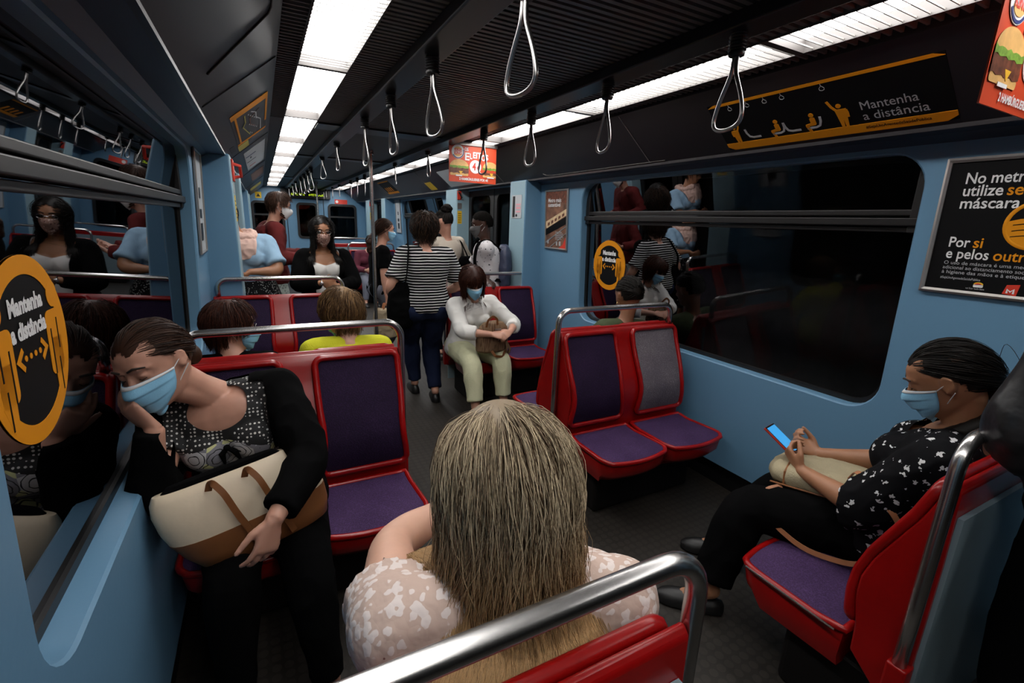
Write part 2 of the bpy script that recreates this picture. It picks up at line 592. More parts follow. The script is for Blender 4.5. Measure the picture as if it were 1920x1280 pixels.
n = 2
for s in (-1, 1):
    x = XC + s * 0.36
    mb = MB()
    mb.box((x - 0.055, Y0, ZC - 0.042), (x + 0.055, Y1 - 0.02, ZC + 0.004))
    o = struct('trim_%d' % n, mb, M['beam'], smooth=False, bevel=0.006); n += 1
    # slanting cove panel and the soffit below it
    mb = MB()
    pr = [(0.845, ZC + 0.02), (0.845, ZC - 0.015), (1.118, 1.825), (1.118, 1.811), (1.135, 1.811), (1.135, 1.838), (0.87, ZC + 0.03)]
    rings = []
    for yy in (Y0, Y1):
        rings.append([(XC + s * u, yy, z) for u, z in pr])
    mb.loft(rings, True, True)
    o = struct('trim_%d' % n, mb, M['cove'], smooth=False); n += 1
    mb = MB()
    pr = [(1.12, 1.816), (1.215, 1.812), (1.252, 1.788), (1.30, 1.788), (1.30, 1.90), (1.12, 1.840)]
    for (a, b) in ((0.0, 3.72), (5.7, 8.98)):
        mb.loft([[(XC + s * u, yy, z) for u, z in pr] for yy in (a, b)], True, True)
    for (a, b) in ((Y0, 0.0), (3.72, 5.7), (8.98, Y1)):
        pr2 = [(1.12, 1.816), (1.30, 1.812), (1.30, 1.90), (1.12, 1.840)]
        mb.loft([[(XC + s * u, yy, z) for u, z in pr2] for yy in (a, b)], True, True)
    o = struct('trim_%d' % n, mb, M['soffit'], smooth=False); n += 1
    # hatch outlines and panel joints on the cove
    mb = MB()
    def cv(f, yy, lift=0.0015):
        a = V3(0.845, ZC - 0.015); b = V3(1.118, 1.825)
        p = a + (b - a) * f
        nn = unit(V3(-(b - a)[1] * -1, (b - a)[0] * -1)) * -1
        nn = unit(V3((b - a)[1], -(b - a)[0]))
        if nn[1] > 0: nn = -nn
        q = p + nn * lift
        return (XC + s * q[0], yy, q[1])
    for yy in (2.22, 4.15, 6.2, 8.6):
        mb.tube([cv(f, yy) for f in (0.02, 0.98)], 0.0018, 5)
    for (a, b) in ((1.50, 2.95),) if s > 0 else ((0.4, 1.86),):
        if s < 0:
            mb.tube([cv(0.80, 1.88), cv(0.78, 1.87), cv(0.15, 1.70), cv(0.12, 1.66), cv(0.12, 0.5)], 0.0032, 6)
        else:
            mb.tube([cv(0.90, 3.40), cv(0.95, 3.37), cv(0.97, 3.3), cv(0.97, 2.1)], 0.0018, 6)
    o = struct('trim_%d' % n, mb, M['black'] if s < 0 else M['alu']); n += 1

# door pillars: blue return towards the seats, pale face towards the aisle
for s in (-1, 1):
    for (a, b, near) in ((3.69, 3.98, 1), (5.34, 5.70, 0), (8.97, 9.28, 1), (10.42, 10.78, 0), (-0.36, -0.04, 0)):
        mb = MB()
        xi = XC + s * 1.095
        xo = XC + s * 1.30
        lo, hi = sorted((xi, xo))
        mb.box((lo, a, 0.0), (hi, b, 1.822), 0)
        me = mb
        o = struct('trim_%d' % n, mb, [M['wall_blue'], M['pillar_blue']], bevel=0.012, smooth=True); n += 1
        for p in o.data.polygons:
            nx = p.normal
            if nx.x * s < -0.5 or (near == 0 and nx.y < -0.5):  # far pillars' fronts also go paler: the light on them is painted in
                p.material_index = 1

# double doors, dark glazed leaves
dn = 1
for (a, b) in ((3.98, 5.34), (9.28, 10.42)):
    for s in (-1, 1):
        root = empty('door_%d' % dn, (XC + s * 1.27, (a + b) / 2, 0), None, None); dn += 1
        root['kind'] = 'structure'
        del_keys = [k for k in ('label', 'category') if k in root]
        for k in del_keys: del root[k]
        mid = (a + b) / 2
        for (c, d) in ((a, mid - 0.012), (mid + 0.012, b)):
            mb = MB()
            xi, xo = XC + s * 1.255, XC + s * 1.295
            P = lambda pts, x: np.array([(x, y, z) for y, z in pts])
            k = 6
            outer = rrect(c, 0.02, d, 1.85, 0.004, k); inner = rrect(c + 0.07, 0.62, d - 0.07, 1.74, 0.07, k)
            mb.loft([P(outer, xo), P(outer, xi), P(inner, xi), P(inner, xo)], True, False, 0, True)
            build('door_leaf', mb, M['dark_metal'], root, angle=30)
            mb = MB(); mb.box((min(xi, xo) + 0.015, c + 0.06, 0.6), (min(xi, xo) + 0.02, d - 0.06, 1.76))
            build('door_glass', mb, M['glass'], root, smooth=False)
        mb = MB(); mb.box((min(XC + s * 1.25, XC + s * 1.30), mid - 0.013, 0.02), (max(XC + s * 1.25, XC + s * 1.30), mid + 0.013, 1.85))
        build('rubber_seal', mb, M['rubber'], root, smooth=False)

# side windows
wn = 1
for bi, (a, b, h0, h1) in enumerate(BAY):
    for s in (-1, 1):
        h0 = H0L if (s < 0 and bi == 0) else BAY[bi][2]
        root = empty('window_%d' % wn, (wx(s, 0.7), (h0 + h1) / 2, 0.7), None, None); wn += 1
        root['kind'] = 'structure'
        for k in [k for k in ('label', 'category') if k in root]: del root[k]
        k = 8
        P = lambda pts, d: np.array([(wx(s, z, d), y, z) for y, z in pts])
        e = -0.022
        inn = rrect(h0 - e, 0.72 - e, h1 + e, 1.765 + e, 0.11, k); out = rrect(h0 - 0.02, 0.70, h1 + 0.02, 1.785, 0.14, k)
        mb = MB(); mb.loft([P(out, 0.078), P(out, 0.058), P(inn, 0.058), P(inn, 0.078)], True, False, 0, True)
        build('rubber_seal', mb, M['rubber'], root, angle=30)
        mb = MB()
        v = [(wx(s, z, 0.070), y, z) for y, z in ((h0 - .03, .69), (h1 + .03, .69), (h1 + .03, 1.515), (h0 - .03, 1.515))]
        mb.add(v, [(0, 1, 2, 3)] if s > 0 else [(3, 2, 1, 0)])
        up = MB()      # the hopper leaf above the rail leans a little into the car
        v = [(wx(s, z, d), y, z) for y, z, d in ((h0 - .03, 1.515, .074), (h1 + .03, 1.515, .074), (h1 + .03, 1.80, .046), (h0 - .03, 1.80, .046))]
        up.add(v, [(0, 1, 2, 3)] if s > 0 else [(3, 2, 1, 0)])
        build('upper_pane', up, M['glass'], root, smooth=False)
        build('pane', mb, M['glass'], root, smooth=False)
        mb = MB()
        for (zz, d0, d1, hh) in ((1.512, 0.03, 0.07, 0.016), (1.548, 0.045, 0.07, 0.012), (1.482, 0.05, 0.07, 0.010)):
            x0, x1 = sorted((wx(s, zz, d0), wx(s, zz, d1)))
            mb.box((x0, h0 - 0.01, zz - hh), (x1, h1 + 0.01, zz + hh))
        for yy in (h0 + 0.012, h1 - 0.012):
            x0, x1 = sorted((wx(s, 1.65, 0.048), wx(s, 1.65, 0.075)))
            mb.box((x0, yy - 0.03, 1.47), (x1, yy + 0.03, 1.77))
        build('opening_light_rail', mb, M['dark_metal'], root, smooth=False, bevel=0.004)

# tunnel walls outside the glass
for s, nm in ((-1, 'left'), (1, 'right')):
    mb = MB()
    x = XC + s * 2.3
    mb.add([(x, Y0, -0.6), (x, Y1 + 1, -0.6), (x, Y1 + 1, 3), (x, Y0, 3)], [(0, 1, 2, 3)])
    struct('wall_tunnel_' + nm, mb, M['tunnel'], smooth=False)

# end wall with cab door and two windows
mb = MB()
def wall_rects(mb, xs, zs, holes, y, m=0):
    for i in range(len(xs) - 1):
        for j in range(len(zs) - 1):
            if (i, j) in holes: continue
            mb.add([(xs[i], y, zs[j]), (xs[i + 1], y, zs[j]), (xs[i + 1], y, zs[j + 1]), (xs[i], y, zs[j + 1])], [(0, 1, 2, 3)], m)
xs = [XC - 1.32, -0.12, 0.47, 0.78, 1.17, 1.45, 2.03, XC + 1.32]
zs = [0, 0.98, 1.72, 2.2]
wall_rects(mb, xs, zs, {(1, 1), (3, 1), (5, 1)}, Y1)
struct('wall_far', mb, M['wall_blue'], smooth=False)
for i, (x0, x1) in enumerate(((-0.12, 0.47), (0.78, 1.17), (1.45, 2.03))):
    root = empty('window_%d' % wn, ((x0 + x1) / 2, Y1, 1.35), None, None); wn += 1
    root['kind'] = 'structure'
    for k in [k for k in ('label', 'category') if k in root]: del root[k]
    P = lambda pts, y: np.array([(x, y, z) for x, z in pts])
    out = rrect(x0 - .03, .95, x1 + .03, 1.75, .09); inn = rrect(x0 + .02, 1.0, x1 - .02, 1.70, .06)
    mb = MB(); mb.loft([P(out, Y1 + .02), P(out, Y1 - .02), P(inn, Y1 - .02), P(inn, Y1 + .02)], True, False, 0, True)
    if i != 1:
        mb.box((x0, Y1 - 0.018, 1.44), (x1, Y1 + 0.01, 1.475))
    build('rubber_seal', mb, M['rubber'], root, angle=30)
    mb = MB(); mb.box((x0 - .01, Y1 + .005, .97), (x1 + .01, Y1 + .012, 1.73))
    build('pane', mb, M['glass'], root, smooth=False)
mb = MB()
for x in (0.55, 1.33):
    mb.tube([(x, Y1 - 0.004, 0.02), (x, Y1 - 0.004, 1.83)], 0.008, 6)
mb.tube([(0.55, Y1 - 0.004, 1.83), (1.33, Y1 - 0.004, 1.83)], 0.008, 6)
struct('trim_%d' % n, mb, M['black']); n += 1

# ------------------------------------------------------------------ fluorescent ceiling lights
ORD = ['nearest', 'second', 'third', 'fourth', 'fifth', 'sixth', 'seventh', 'eighth', 'ninth', 'tenth', 'eleventh']
for s, side in ((-1, 'left'), (1, 'right')):
    ys = [-0.02 + 1.18 * i for i in range(0, 10)] + [-1.20]
    for i, ya in enumerate(ys):
        yb = ya + 1.18
        x0, x1 = sorted((XC + s * 0.568, XC + s * 0.762))
        root = empty('ceiling_light', ((x0 + x1) / 2, (ya + yb) / 2, ZC),
                     'lit fluorescent ceiling light panel, %s in the %s row' % (ORD[i] + ' from the camera' if i < 10 else 'just behind the camera', side), 'ceiling light', 'ceiling lights of the %s row' % side)
        mb = MB(); mb.box((x0, ya + 0.012, ZC + 0.038), (x1, yb - 0.012, ZC + 0.048))
        build('diffuser', mb, M['diffuser'], root, smooth=False)
        mb = MB()
        for xx in (x0 - 0.006, x1 - 0.000):
            mb.box((xx, ya, ZC - 0.004), (xx + 0.006, yb, ZC + 0.055))
        build('lamp_side', mb, M['lamp_side'], root, smooth=False)
        mb = MB()
        P = lambda q, z: np.array([(x_, y_, z) for x_, y_ in q])
        o_ = [(x0 - .005, ya), (x1 + .005, ya), (x1 + .005, yb), (x0 - .005, yb)]; i_ = [(x0 + .001, ya + .014), (x1 - .001, ya + .014), (x1 - .001, yb - .014), (x0 + .001, yb - .014)]
        mb.loft([P(o_, ZC - .006), P(o_, ZC + .05), P(i_, ZC + .05), P(i_, ZC - .006)], True, False, 0, True)
        build('lamp_frame', mb, M['ceiling'], root, smooth=False)
        if ya < 1.5:
            mb = MB()
            y = ya + 0.03
            while y < yb - 0.02:
                mb.box((x0 - 0.0, y - 0.0016, ZC - 0.002), (x1 + 0.0, y + 0.0016, ZC + 0.003))
                y += 0.0325
            build('louvre', mb, M['fin'], root, smooth=False)

# ------------------------------------------------------------------ hanging straps
def make_strap():
    root = empty('hanging_strap', (0, 0, 0), 'x', 'hanging strap', 'hanging straps')
    mb = MB(); 
    prof = []
    z = 0.012
    rr = []
    for i in range(8):
        prof += [z, z - 0.004, z - 0.008]; rr += [0.022, 0.0275, 0.022]; z -= 0.0095
    prof += [z - 0.004, z - 0.012]; rr += [0.025, 0.022]
    mb.tube([(0, 0, q) for q in prof], rr, 12, True, up=(1, 0, 0))
    build('rubber_grip', mb, M['rubber'], root, angle=60)
    # the loop: two rods close together at the top, wide near the bottom (in its own x-z plane)
    half = [(0.0065, -0.07), (0.0075, -0.105), (0.011, -0.13), (0.030, -0.165), (0.048, -0.20), (0.061, -0.235), (0.066, -0.262), (0.058, -0.283), (0.030, -0.294), (0.0, -0.296)]
    H = np.array(half)
    pts = np.concatenate([H, np.stack([-H[::-1][1:, 0], H[::-1][1:, 1]], 1)])
    # smooth resample
    t = np.linspace(0, len(pts) - 1, 60)
    px = np.interp(t, range(len(pts)), pts[:, 0]); pz = np.interp(t, range(len(pts)), pts[:, 1])
    for _ in range(3):
        px[1:-1] = (px[:-2] + 2 * px[1:-1] + px[2:]) / 4; pz[1:-1] = (pz[:-2] + 2 * pz[1:-1] + pz[2:]) / 4
    mb = MB(); mb.tube([(a, 0, b) for a, b in zip(px, pz)], 0.0063, 8, up=(0, 1, 0))
    build('handle_loop', mb, M['steel_dark'], root, angle=180)
    return root
strap = make_strap()
ROW = {-1: [1.11, 1.80, 2.42, 3.05, 4.21, 5.25, 6.45, 6.95, 7.5, 8.1, 9.2, 10.1, 11.3],
       1: [1.09, 1.70, 2.33, 2.94, 4.11, 5.24, 6.9, 7.46, 8.02, 9.25, 10.2, 11.25, 11.68]}
first = True
NUM = ['first', 'second', 'third', 'fourth', 'fifth', 'sixth', 'seventh', 'eighth', 'ninth', 'tenth', 'eleventh', 'twelfth', 'thirteenth']
for s in (-1, 1):
    for i, yy in enumerate(ROW[s]):
        o = strap if first else copy_tree(strap)
        first = False
        hi = 0.07 if (3.9 < yy < 5.4 or yy > 9.1) else 0.0
        o.location = (XC + s * 0.36, yy, ZC - 0.03 + hi * 0.0 + (0.02 if hi else 0.0))
        o.scale = (1, 1, 0.94 if hi == 0 else 0.80)
        o.rotation_euler = (random.uniform(-.04, .04), random.uniform(-.05, .05), {1: math.radians(80), -1: math.radians(100)}[s] + random.uniform(-.15, .15))
        if s == -1 and i == 0: o.rotation_euler = (0.02, 0.0, math.radians(95))
        o['label'] = '%s hanging strap from the camera on the %s ceiling beam, steel loop on black rubber' % (NUM[i], 'left' if s < 0 else 'right')
        o['group'] = 'hanging straps on the %s ceiling beam' % ('left' if s < 0 else 'right')

# ------------------------------------------------------------------ poles
for (yy, lab) in ((4.70, 'vertical steel pole in the middle of the nearer doorway'), (9.55, 'vertical steel pole in the farther doorway near the end wall')):
    root = empty('grab_pole', (XC, yy, 0), lab, 'pole', 'vertical grab poles')
    mb = MB(); mb.tube([(XC, yy, 0.0), (XC, yy, ZC - 0.0)], 0.017, 14); build('tube', mb, M['steel'], root)
    mb = MB(); mb.tube([(XC, yy, ZC - 0.04), (XC, yy, ZC)], 0.03, 14); build('ceiling_flange', mb, M['steel'], root)
    mb = MB(); mb.tube([(XC, yy, 0.0), (XC, yy, 0.03)], 0.03, 14); build('floor_flange', mb, M['steel'], root)

# ------------------------------------------------------------------ seats
PZ = np.array([0.905, 0.895, 0.87, 0.80, 0.72, 0.64, 0.57, 0.51, 0.46, 0.42, 0.36])
PD = np.array([0.000, 0.008, 0.014, 0.036, 0.070, 0.104, 0.124, 0.126, 0.118, 0.110, 0.108])
def prof(z):
    return np.interp(z, PZ[::-1], PD[::-1])

def make_seat(aisle, rail=True):
    """double seat, own frame: back top at y=0, sitter faces -y, x across; aisle = +1/-1 side of the rail leg"""
    root = empty('double_seat', (0, 0, 0), 'x', 'seat', 'double seats')
    W = 0.405
    mb = MB()
    zz = np.linspace(0.905, 0.34, 26)
    rings = []
    for x in (-W, W):
        ring = [(x, -prof(z) + 0.008, z) for z in zz] + [(x, 0.030, 0.22), (x, 0.030, 0.70), (x, 0.026, 0.895), (x, 0.014, 0.909)]
        rings.append(ring)
    mb.loft(rings, True, True)
    build('back_shell', mb, M['red'], root, angle=35, bevel=0.006)
    mb = MB()
    mb.box((-W + .015, 0.028, 0.10), (W - .015, 0.040, 0.83))
    build('rear_panel', mb, M['rear_panel'], root, smooth=False)
    for sgn in (-1, 1):
        cx = sgn * 0.228
        hw = 0.166
        z0, z1 = 0.425, 0.893
        o2 = rrect(cx - hw, z0, cx + hw, z1, 0.03, 6)
        P = []
        for i in range(len(o2)):
            a = np.array(o2[i]); b = np.array(o2[(i + 1) % len(o2)])
            L = np.linalg.norm(b - a); k = max(1, int(L / 0.02))
            for j in range(k): P.append(a + (b - a) * j / k)
        waist = lambda z: 1.0 - 0.05 * math.exp(-((z - 0.60) / 0.09) ** 2) + 0.05 * np.clip((0.54 - z) / 0.1, 0, 1)
        pts = [(cx + (x - cx) * waist(z), -prof(z) - 0.006, z) for x, z in P]
        mb = MB(); mb.tube(pts, 0.0135, 8, loop=True, up=(0, 1, 0))
        build('back_rim', mb, M['red'], root, angle=180)
        g = []
        for u in np.linspace(-1, 1, 15):
            col = []
            for z in np.linspace(z0 + .003, z1 - .003, 26):
                q = (hw - 0.003) * waist(z) * u
                dome = 0.012 * (1 - u ** 4) * (1 - abs((z - (z0 + z1) / 2) / ((z1 - z0) / 2)) ** 4)
                col.append((cx + q, -prof(z) - 0.003 - dome, z))
            g.append(col)
        mb = MB(); mb.grid(np.array(g)[::-1])
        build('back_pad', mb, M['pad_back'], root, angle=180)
        # seat: squared outline with rounded front corners
        ccx = sgn * 0.206
        def sp(u, v, k=0.0):
            """u across -1..1, v back 0..front 1, k inset -> (x, d)"""
            w = 0.186 + 0.014 * v
            r = 0.22
            if v > 1 - r:
                t = (v - (1 - r)) / r
                w = w - 0.045 * (1 - math.sqrt(max(0.0, 1 - t * t)))
            d = 0.125 + v * 0.325 + 0.020 * (1 - u * u) * v
            return ccx + u * (w - k), d + (k if v < .5 else -k)
        sz = lambda d: np.interp(d, [0.10, 0.20, 0.34, 0.42, 0.48], [0.378, 0.362, 0.366, 0.368, 0.356])
        loop = [sp(t, 0) for t in np.linspace(-1, 1, 9)] + [sp(1, t) for t in np.linspace(.08, .99, 16)] + [sp(t, 1) for t in np.linspace(0.98, -0.98, 12)] + [sp(-1, t) for t in np.linspace(.99, .08, 16)]
        mb = MB(); mb.tube([(x, -d, sz(d)) for x, d in loop], 0.0115, 8, loop=True, up=(0, 0, 1))
        build('seat_rim', mb, M['red'], root, angle=180)
        mb = MB()
        c0 = np.array([ccx, 0.28])
        def ring(f, zf, dd=0.0):
            R_ = []
            for x, d in loop:
                p = c0 + (np.array([x, d]) - c0) * f
                R_.append((p[0], -p[1] - dd, zf(d)))
            return R_
        mb.loft([ring(0.90, lambda d: 0.235 + 0.03 * (d > .4), -0.01), ring(0.955, lambda d: 0.27 + 0.02 * (d > .4)), ring(1.0, lambda d: sz(d) - 0.012), ring(0.98, lambda d: sz(d) - 0.003)], True, True)
        build('seat_pan', mb, M['red'], root, angle=50)
        g = []
        for u in np.linspace(-1, 1, 21):
            col = []
            for v in np.linspace(0, 1, 21):
                x, d = sp(u, v, 0.004)
                dome = 0.013 * (1 - abs(u) ** 5) * (1 - abs(2 * v - 1) ** 6)
                col.append((x, -d, sz(d) + 0.002 + dome))
            g.append(col)
        mb = MB(); mb.grid(np.array(g)[::-1])
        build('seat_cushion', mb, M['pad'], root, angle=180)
    mb = MB()
    mb.box((-0.34, -0.30, 0.0), (0.34, 0.02, 0.25))
    build('pedestal', mb, M['pedestal'], root, smooth=False, bevel=0.02)
    if rail:
        a = aisle
        xo, xi = a * (W + 0.016), -a * (W - 0.03)
        yy = 0.012
        pts = [(xo, yy + .0, 0.39), (xo, yy, 0.60), (xo, yy, 0.80), (xo, yy, 0.93)]
        for t in np.linspace(0, PI / 2, 8): pts.append((xo - a * 0.07 * (1 - math.cos(t)), yy, 0.95 + 0.07 * math.sin(t)))
        for t in np.linspace(0, PI / 2, 8): pts.append((xi + a * 0.06 * (1 - math.sin(t)), yy, 0.96 + 0.06 * math.cos(t)))
        pts.append((xi, yy, 0.90))
        mb = MB(); mb.tube(np.array(pts), 0.0155, 12, up=(0, 1, 0))
        build('grab_rail', mb, M['steel'], root, angle=180)
        mb = MB(); mb.box((min(xo - a * .03, xo + a * .018), yy - .022, 0.24), (max(xo - a * .03, xo + a * .018), yy + .022, 0.41))
        build('rail_bracket', mb, M['red'], root, smooth=True, bevel=0.006)
    return root

seats = {1: make_seat(1), -1: make_seat(-1), 0: make_seat(1, False)}
used = set()
def place_seat(kind, x, y, back, label):
    o = seats[kind] if kind not in used else copy_tree(seats[kind])
    used.add(kind)
    o.location = (x, y, 0)
    o.rotation_euler = (0, 0, PI if back else 0)
    o['label'] = label
    o['group'] = 'red double seats'
    return o
XL, XR = 0.085, 1.755
sB_L = place_seat(1, XL, 1.975, 0, 'red double seat with purple pads the woman in the black cardigan sits on')
sB_R = place_seat(-1, XR, 1.975, 0, 'empty red double seat under the right window, one back pad worn grey')
sA_L = place_seat(-1, XL, 0.375, 1, 'red double seat at the bottom of the photo under the blonde woman')
sA_R = place_seat(1, XR, 0.375, 1, 'red double seat with purple cushion under the woman holding the phone')
sC_L = place_seat(0, XL, 2.06, 1, 'red double seat turned away, under the woman in the yellow jacket')
sC_R = place_seat(0, XR, 2.06, 1, 'red double seat turned away, carrying the person in the green top')
sD_L = place_seat(1, XL, 3.66, 0, 'red double seat by the left door pillar, facing the yellow jacket')
sD_R = place_seat(-1, XR, 3.70, 0, 'red double seat by the right door pillar with the woman in white on it')
sE_R = place_seat(-1, XR, 8.72, 0, 'distant red double seat facing the camera past the pole')
sF_R = place_seat(1, XR, 10.9, 1, 'farthest red double seat with its pale blue rear panel showing')
OFF[sA_R] = np.zeros(3)
mb = MB(); mb.tube([(.412 + .004 * d, -d, .370) for d in np.linspace(.14, .42, 8)], .0032, 6)
build('edge_trim', mb, M['steel'], sA_R)
# worn pads on the empty seat
for ch in sB_R.children:
    if ch.name.startswith('back_pad') and np.mean([v.co.x for v in ch.data.vertices]) > 0:
        ch.data = ch.data.copy(); ch.data.materials[0] = M['pad_worn']; ch['label'] = 'worn grey back pad'
# ------------------------------------------------------------------ signs, stickers, posters
def cove_frame(s):
    A = V3(XC + s * 0.845, 0, ZC - 0.015); B = V3(XC + s * 1.118, 0, 1.825)
    ay = unit(A - B); ax = V3(0, -s, 0)
    return B, ax, ay, float(np.linalg.norm(A - B))

def plate(mb, x0, y0, x1, y1, o, ax, ay, t=0.0015, r=0.002, lift=0.0, m=0):
    nn = unit(np.cross(ax, ay))
    mb.poly(rrect(x0, y0, x1, y1, r, 4), np.array(o) + nn * lift, ax, ay, t, m)

def shapes(name, mats, parent, o, ax, ay, items, lift=0.0018, t=0.0012):
    """several flat printed shapes as one part"""
    nn = unit(np.cross(ax, ay))
    mb = MB()
    for it in items:
        mb.poly(it[0], np.array(o) + nn * (lift + (it[2] if len(it) > 2 else 0)), ax, ay, t, it[1] if len(it) > 1 else 0)
    return build(name, mb, mats, parent, smooth=False)

# the big "keep your distance" sign on the right cove
B, ax, ay, L = cove_frame(1)
o = B + V3(0, 1.665, 0)
root = empty('distance_sign', tuple(o), 'long black and orange distance sign with seated and standing figures on the right cove', 'sign')
W_, H_ = 0.87, L * 0.73
b0 = L * 0.05
mb = MB(); plate(mb, 0.0, b0, W_, b0 + H_, o, ax, ay); build('panel', mb, M['black_print'], root, smooth=False)
bar1 = [(0.0, b0 + 0.018), (0.0, b0 + 0.038), (W_, b0 + 0.038), (W_, b0 + 0.018), (W_ - 0.03, b0), (0.03, b0)]
bar2 = [(0.0, b0 + H_ - 0.013), (0.03, b0 + H_), (W_ - 0.03, b0 + H_), (W_, b0 + H_ - 0.013)]
shapes('orange_bar', M['orange'], root, o, ax, ay, [(bar1,), (bar2,)])
def stick_stand(cx, y, h, hand):
    hh = h
    r = 0.075 * hh
    it = [(circ(cx + hand * 0.02 * hh, y + hh * 0.78, r, n=16),)]
    it.append(([(cx - 0.10 * hh, y), (cx - .02 * hh, y), (cx, y + .3 * hh), (cx + .02 * hh, y), (cx + .10 * hh, y), (cx + 0.16 * hh, y + .66 * hh), (cx - 0.16 * hh, y + .66 * hh)],))
    it.append((thick([(cx + hand * 0.12 * hh, y + .63 * hh), (cx + hand * .22 * hh, y + .78 * hh), (cx + hand * .30 * hh, y + 1.0 * hh)], 0.075 * hh),))
    it.append((thick([(cx - hand * 0.15 * hh, y + .62 * hh), (cx - hand * .17 * hh, y + .5 * hh), (cx - hand * .16 * hh, y + .34 * hh)], 0.07 * hh),))
    return it
def stick_sit(cx, y, h):
    it = [(circ(cx + 0.0, y + h * 0.92, 0.115 * h, n=16),)]
    it.append((rrect(cx - 0.13 * h, y + .36 * h, cx + .11 * h, y + .78 * h, .06 * h, 4),))
    it.append((thick([(cx + .05 * h, y + .42 * h), (cx - .2 * h, y + .40 * h), (cx - .38 * h, y + .36 * h)], 0.15 * h),))
    it.append((thick([(cx - .35 * h, y + .38 * h), (cx - .30 * h, y + .2 * h), (cx - .24 * h, y)], 0.13 * h),))
    return it
for it in (stick_stand(0.075, b0 + 0.038, 0.105, 1), stick_sit(0.275, b0 + 0.038, 0.085), stick_sit(0.425, b0 + 0.038, 0.085), stick_stand(0.535, b0 + 0.038, 0.125, -1)):
    shapes('figure', M['orange'], root, o, ax, ay, it)
it = []
for cx, fl in ((0.155, -1), (0.275, 1), (0.335, -1), (0.425, 1)):
    y = b0 + 0.052
    it.append((thick([(cx + fl * 0.030, y + 0.052), (cx + fl * 0.028, y + 0.03), (cx + fl * 0.020, y + 0.010), (cx + fl * .004, y + 0.004), (cx - fl * 0.032, y + 0.004)], 0.009),))
shapes('seat_pictogram', M['grey_print'], root, o, ax, ay, it)
mb = MB(); nn = unit(np.cross(ax, ay))
for cx in (0.105, 0.19, 0.27, 0.345, 0.445, 0.50):
    if cx == 0.445: continue
    yy = b0 + H_ - 0.013
    pts = [(0, 0), (0.0, -.010), (-.009, -.020), (-.008, -.028), (0, -.031), (.008, -.028), (.009, -.020), (0.0, -.010)]
    mb.tube([o + nn * 0.002 + ax * (cx + a) + ay * (yy + b) for a, b in pts], 0.0012, 5)
build('strap_pictogram', mb, M['grey_print'], root)
mb = MB()
text(mb, 'Mantenha', 0.052, (0.60, b0 + 0.100), o, ax, ay, fit=0.175, lift=0.002)
text(mb, 'a distância', 0.052, (0.60, b0 + 0.054), o, ax, ay, fit=0.20, lift=0.002)
build('lettering', mb, M['grey_print'], root, smooth=False)
mb = MB()
text(mb, '#SejaUmAgentedeSaúdePública', 0.017, (0.60, b0 + 0.016), o, ax, ay, fit=0.20, lift=0.0036, bold=0.0003)
build('small_lettering', mb, M['black_print'], root, smooth=False)

# round distance stickers on the near windows
def distance_sticker(s, yc, zc, R, label):
    x = wx(s, zc, 0.0685)
    lean = -s * 0.0405
    ax, ay = V3(0, -s, 0), unit(V3(lean, 0, 1))
    o = V3(x, yc, zc)
    root = empty('distance_sticker', tuple(o), label, 'sticker', 'round distance stickers')
    mb = MB(); mb.poly(circ(0, 0, 0.97 * R, n=48), o, ax, ay, 0.0008); build('disc', mb, M['black_print'], root, smooth=False)
    mb = MB(); mb.ring2(circ(0, 0, R, n=64), circ(0, 0, 0.80 * R, n=64), o + unit(np.cross(ax, ay)) * 0.001, ax, ay, 0.0008)
    build('ring', mb, M['orange'], root, smooth=False)
    it, sl = [], []
    for q in (-1, 1):
        it.append((circ(q * 0.70 * R, 0.50 * R, 0.15 * R, n=20),))
        p = rrect(0.43 * R, -0.42 * R, 0.80 * R, 0.33 * R, 0.09 * R, 4)
        it.append(([(q * a, b) for a, b in p][::q],))
        p = [(0.55 * R, -0.72 * R), (0.66 * R, -0.70 * R), (0.80 * R, -.4 * R), (0.80 * R, 0.0), (0.52 * R, 0.0)]
        it.append(([(q * a, b) for a, b in p][::q],))
        for (xx, za, zb) in ((0.53, -0.42, 0.12), (0.68, -0.66, -0.25), (0.72, -0.15, 0.22)):
            p = [(q * (xx - .012) * R, za * R), (q * (xx + .012) * R, za * R), (q * (xx + .012) * R, zb * R), (q * (xx - .012) * R, zb * R)]
            sl.append((p[::q],))
        p = [(0.40, 0.0), (0.25, 0.13), (0.22, 0.08), (0.31, 0.0), (0.22, -0.08), (0.25, -0.13)]
        it.append(([(q * a * R, b * R - 0.05 * R) for a, b in p][::q],))
    for i in range(4):
        it.append((circ((-0.18 + 0.12 * i) * R, -0.05 * R, 0.032 * R, n=10),))
    shapes('figure', M['orange'], root, o, ax, ay, it, lift=0.0012, t=0.0008)
    shapes('arm_slot', M['black_print'], root, o, ax, ay, sl, lift=0.0022, t=0.0004)
    mb = MB()
    text(mb, 'Mantenha', 0.24 * R, (0, 0.42 * R), o, ax, ay, 'CENTER', fit=0.82 * R, lift=0.002, bold=0.012 * R)
    text(mb, 'a distância', 0.24 * R, (0, 0.16 * R), o, ax, ay, 'CENTER', fit=0.86 * R, lift=0.002, bold=0.012 * R)
    build('lettering', mb, M['white'], root, smooth=False)
distance_sticker(-1, 1.135, 1.195, 0.172, 'large orange ring distance sticker on the left window beside the leaning woman')
distance_sticker(1, 2.80, 1.172, 0.184, 'orange ring distance sticker on the right window above the person in green')

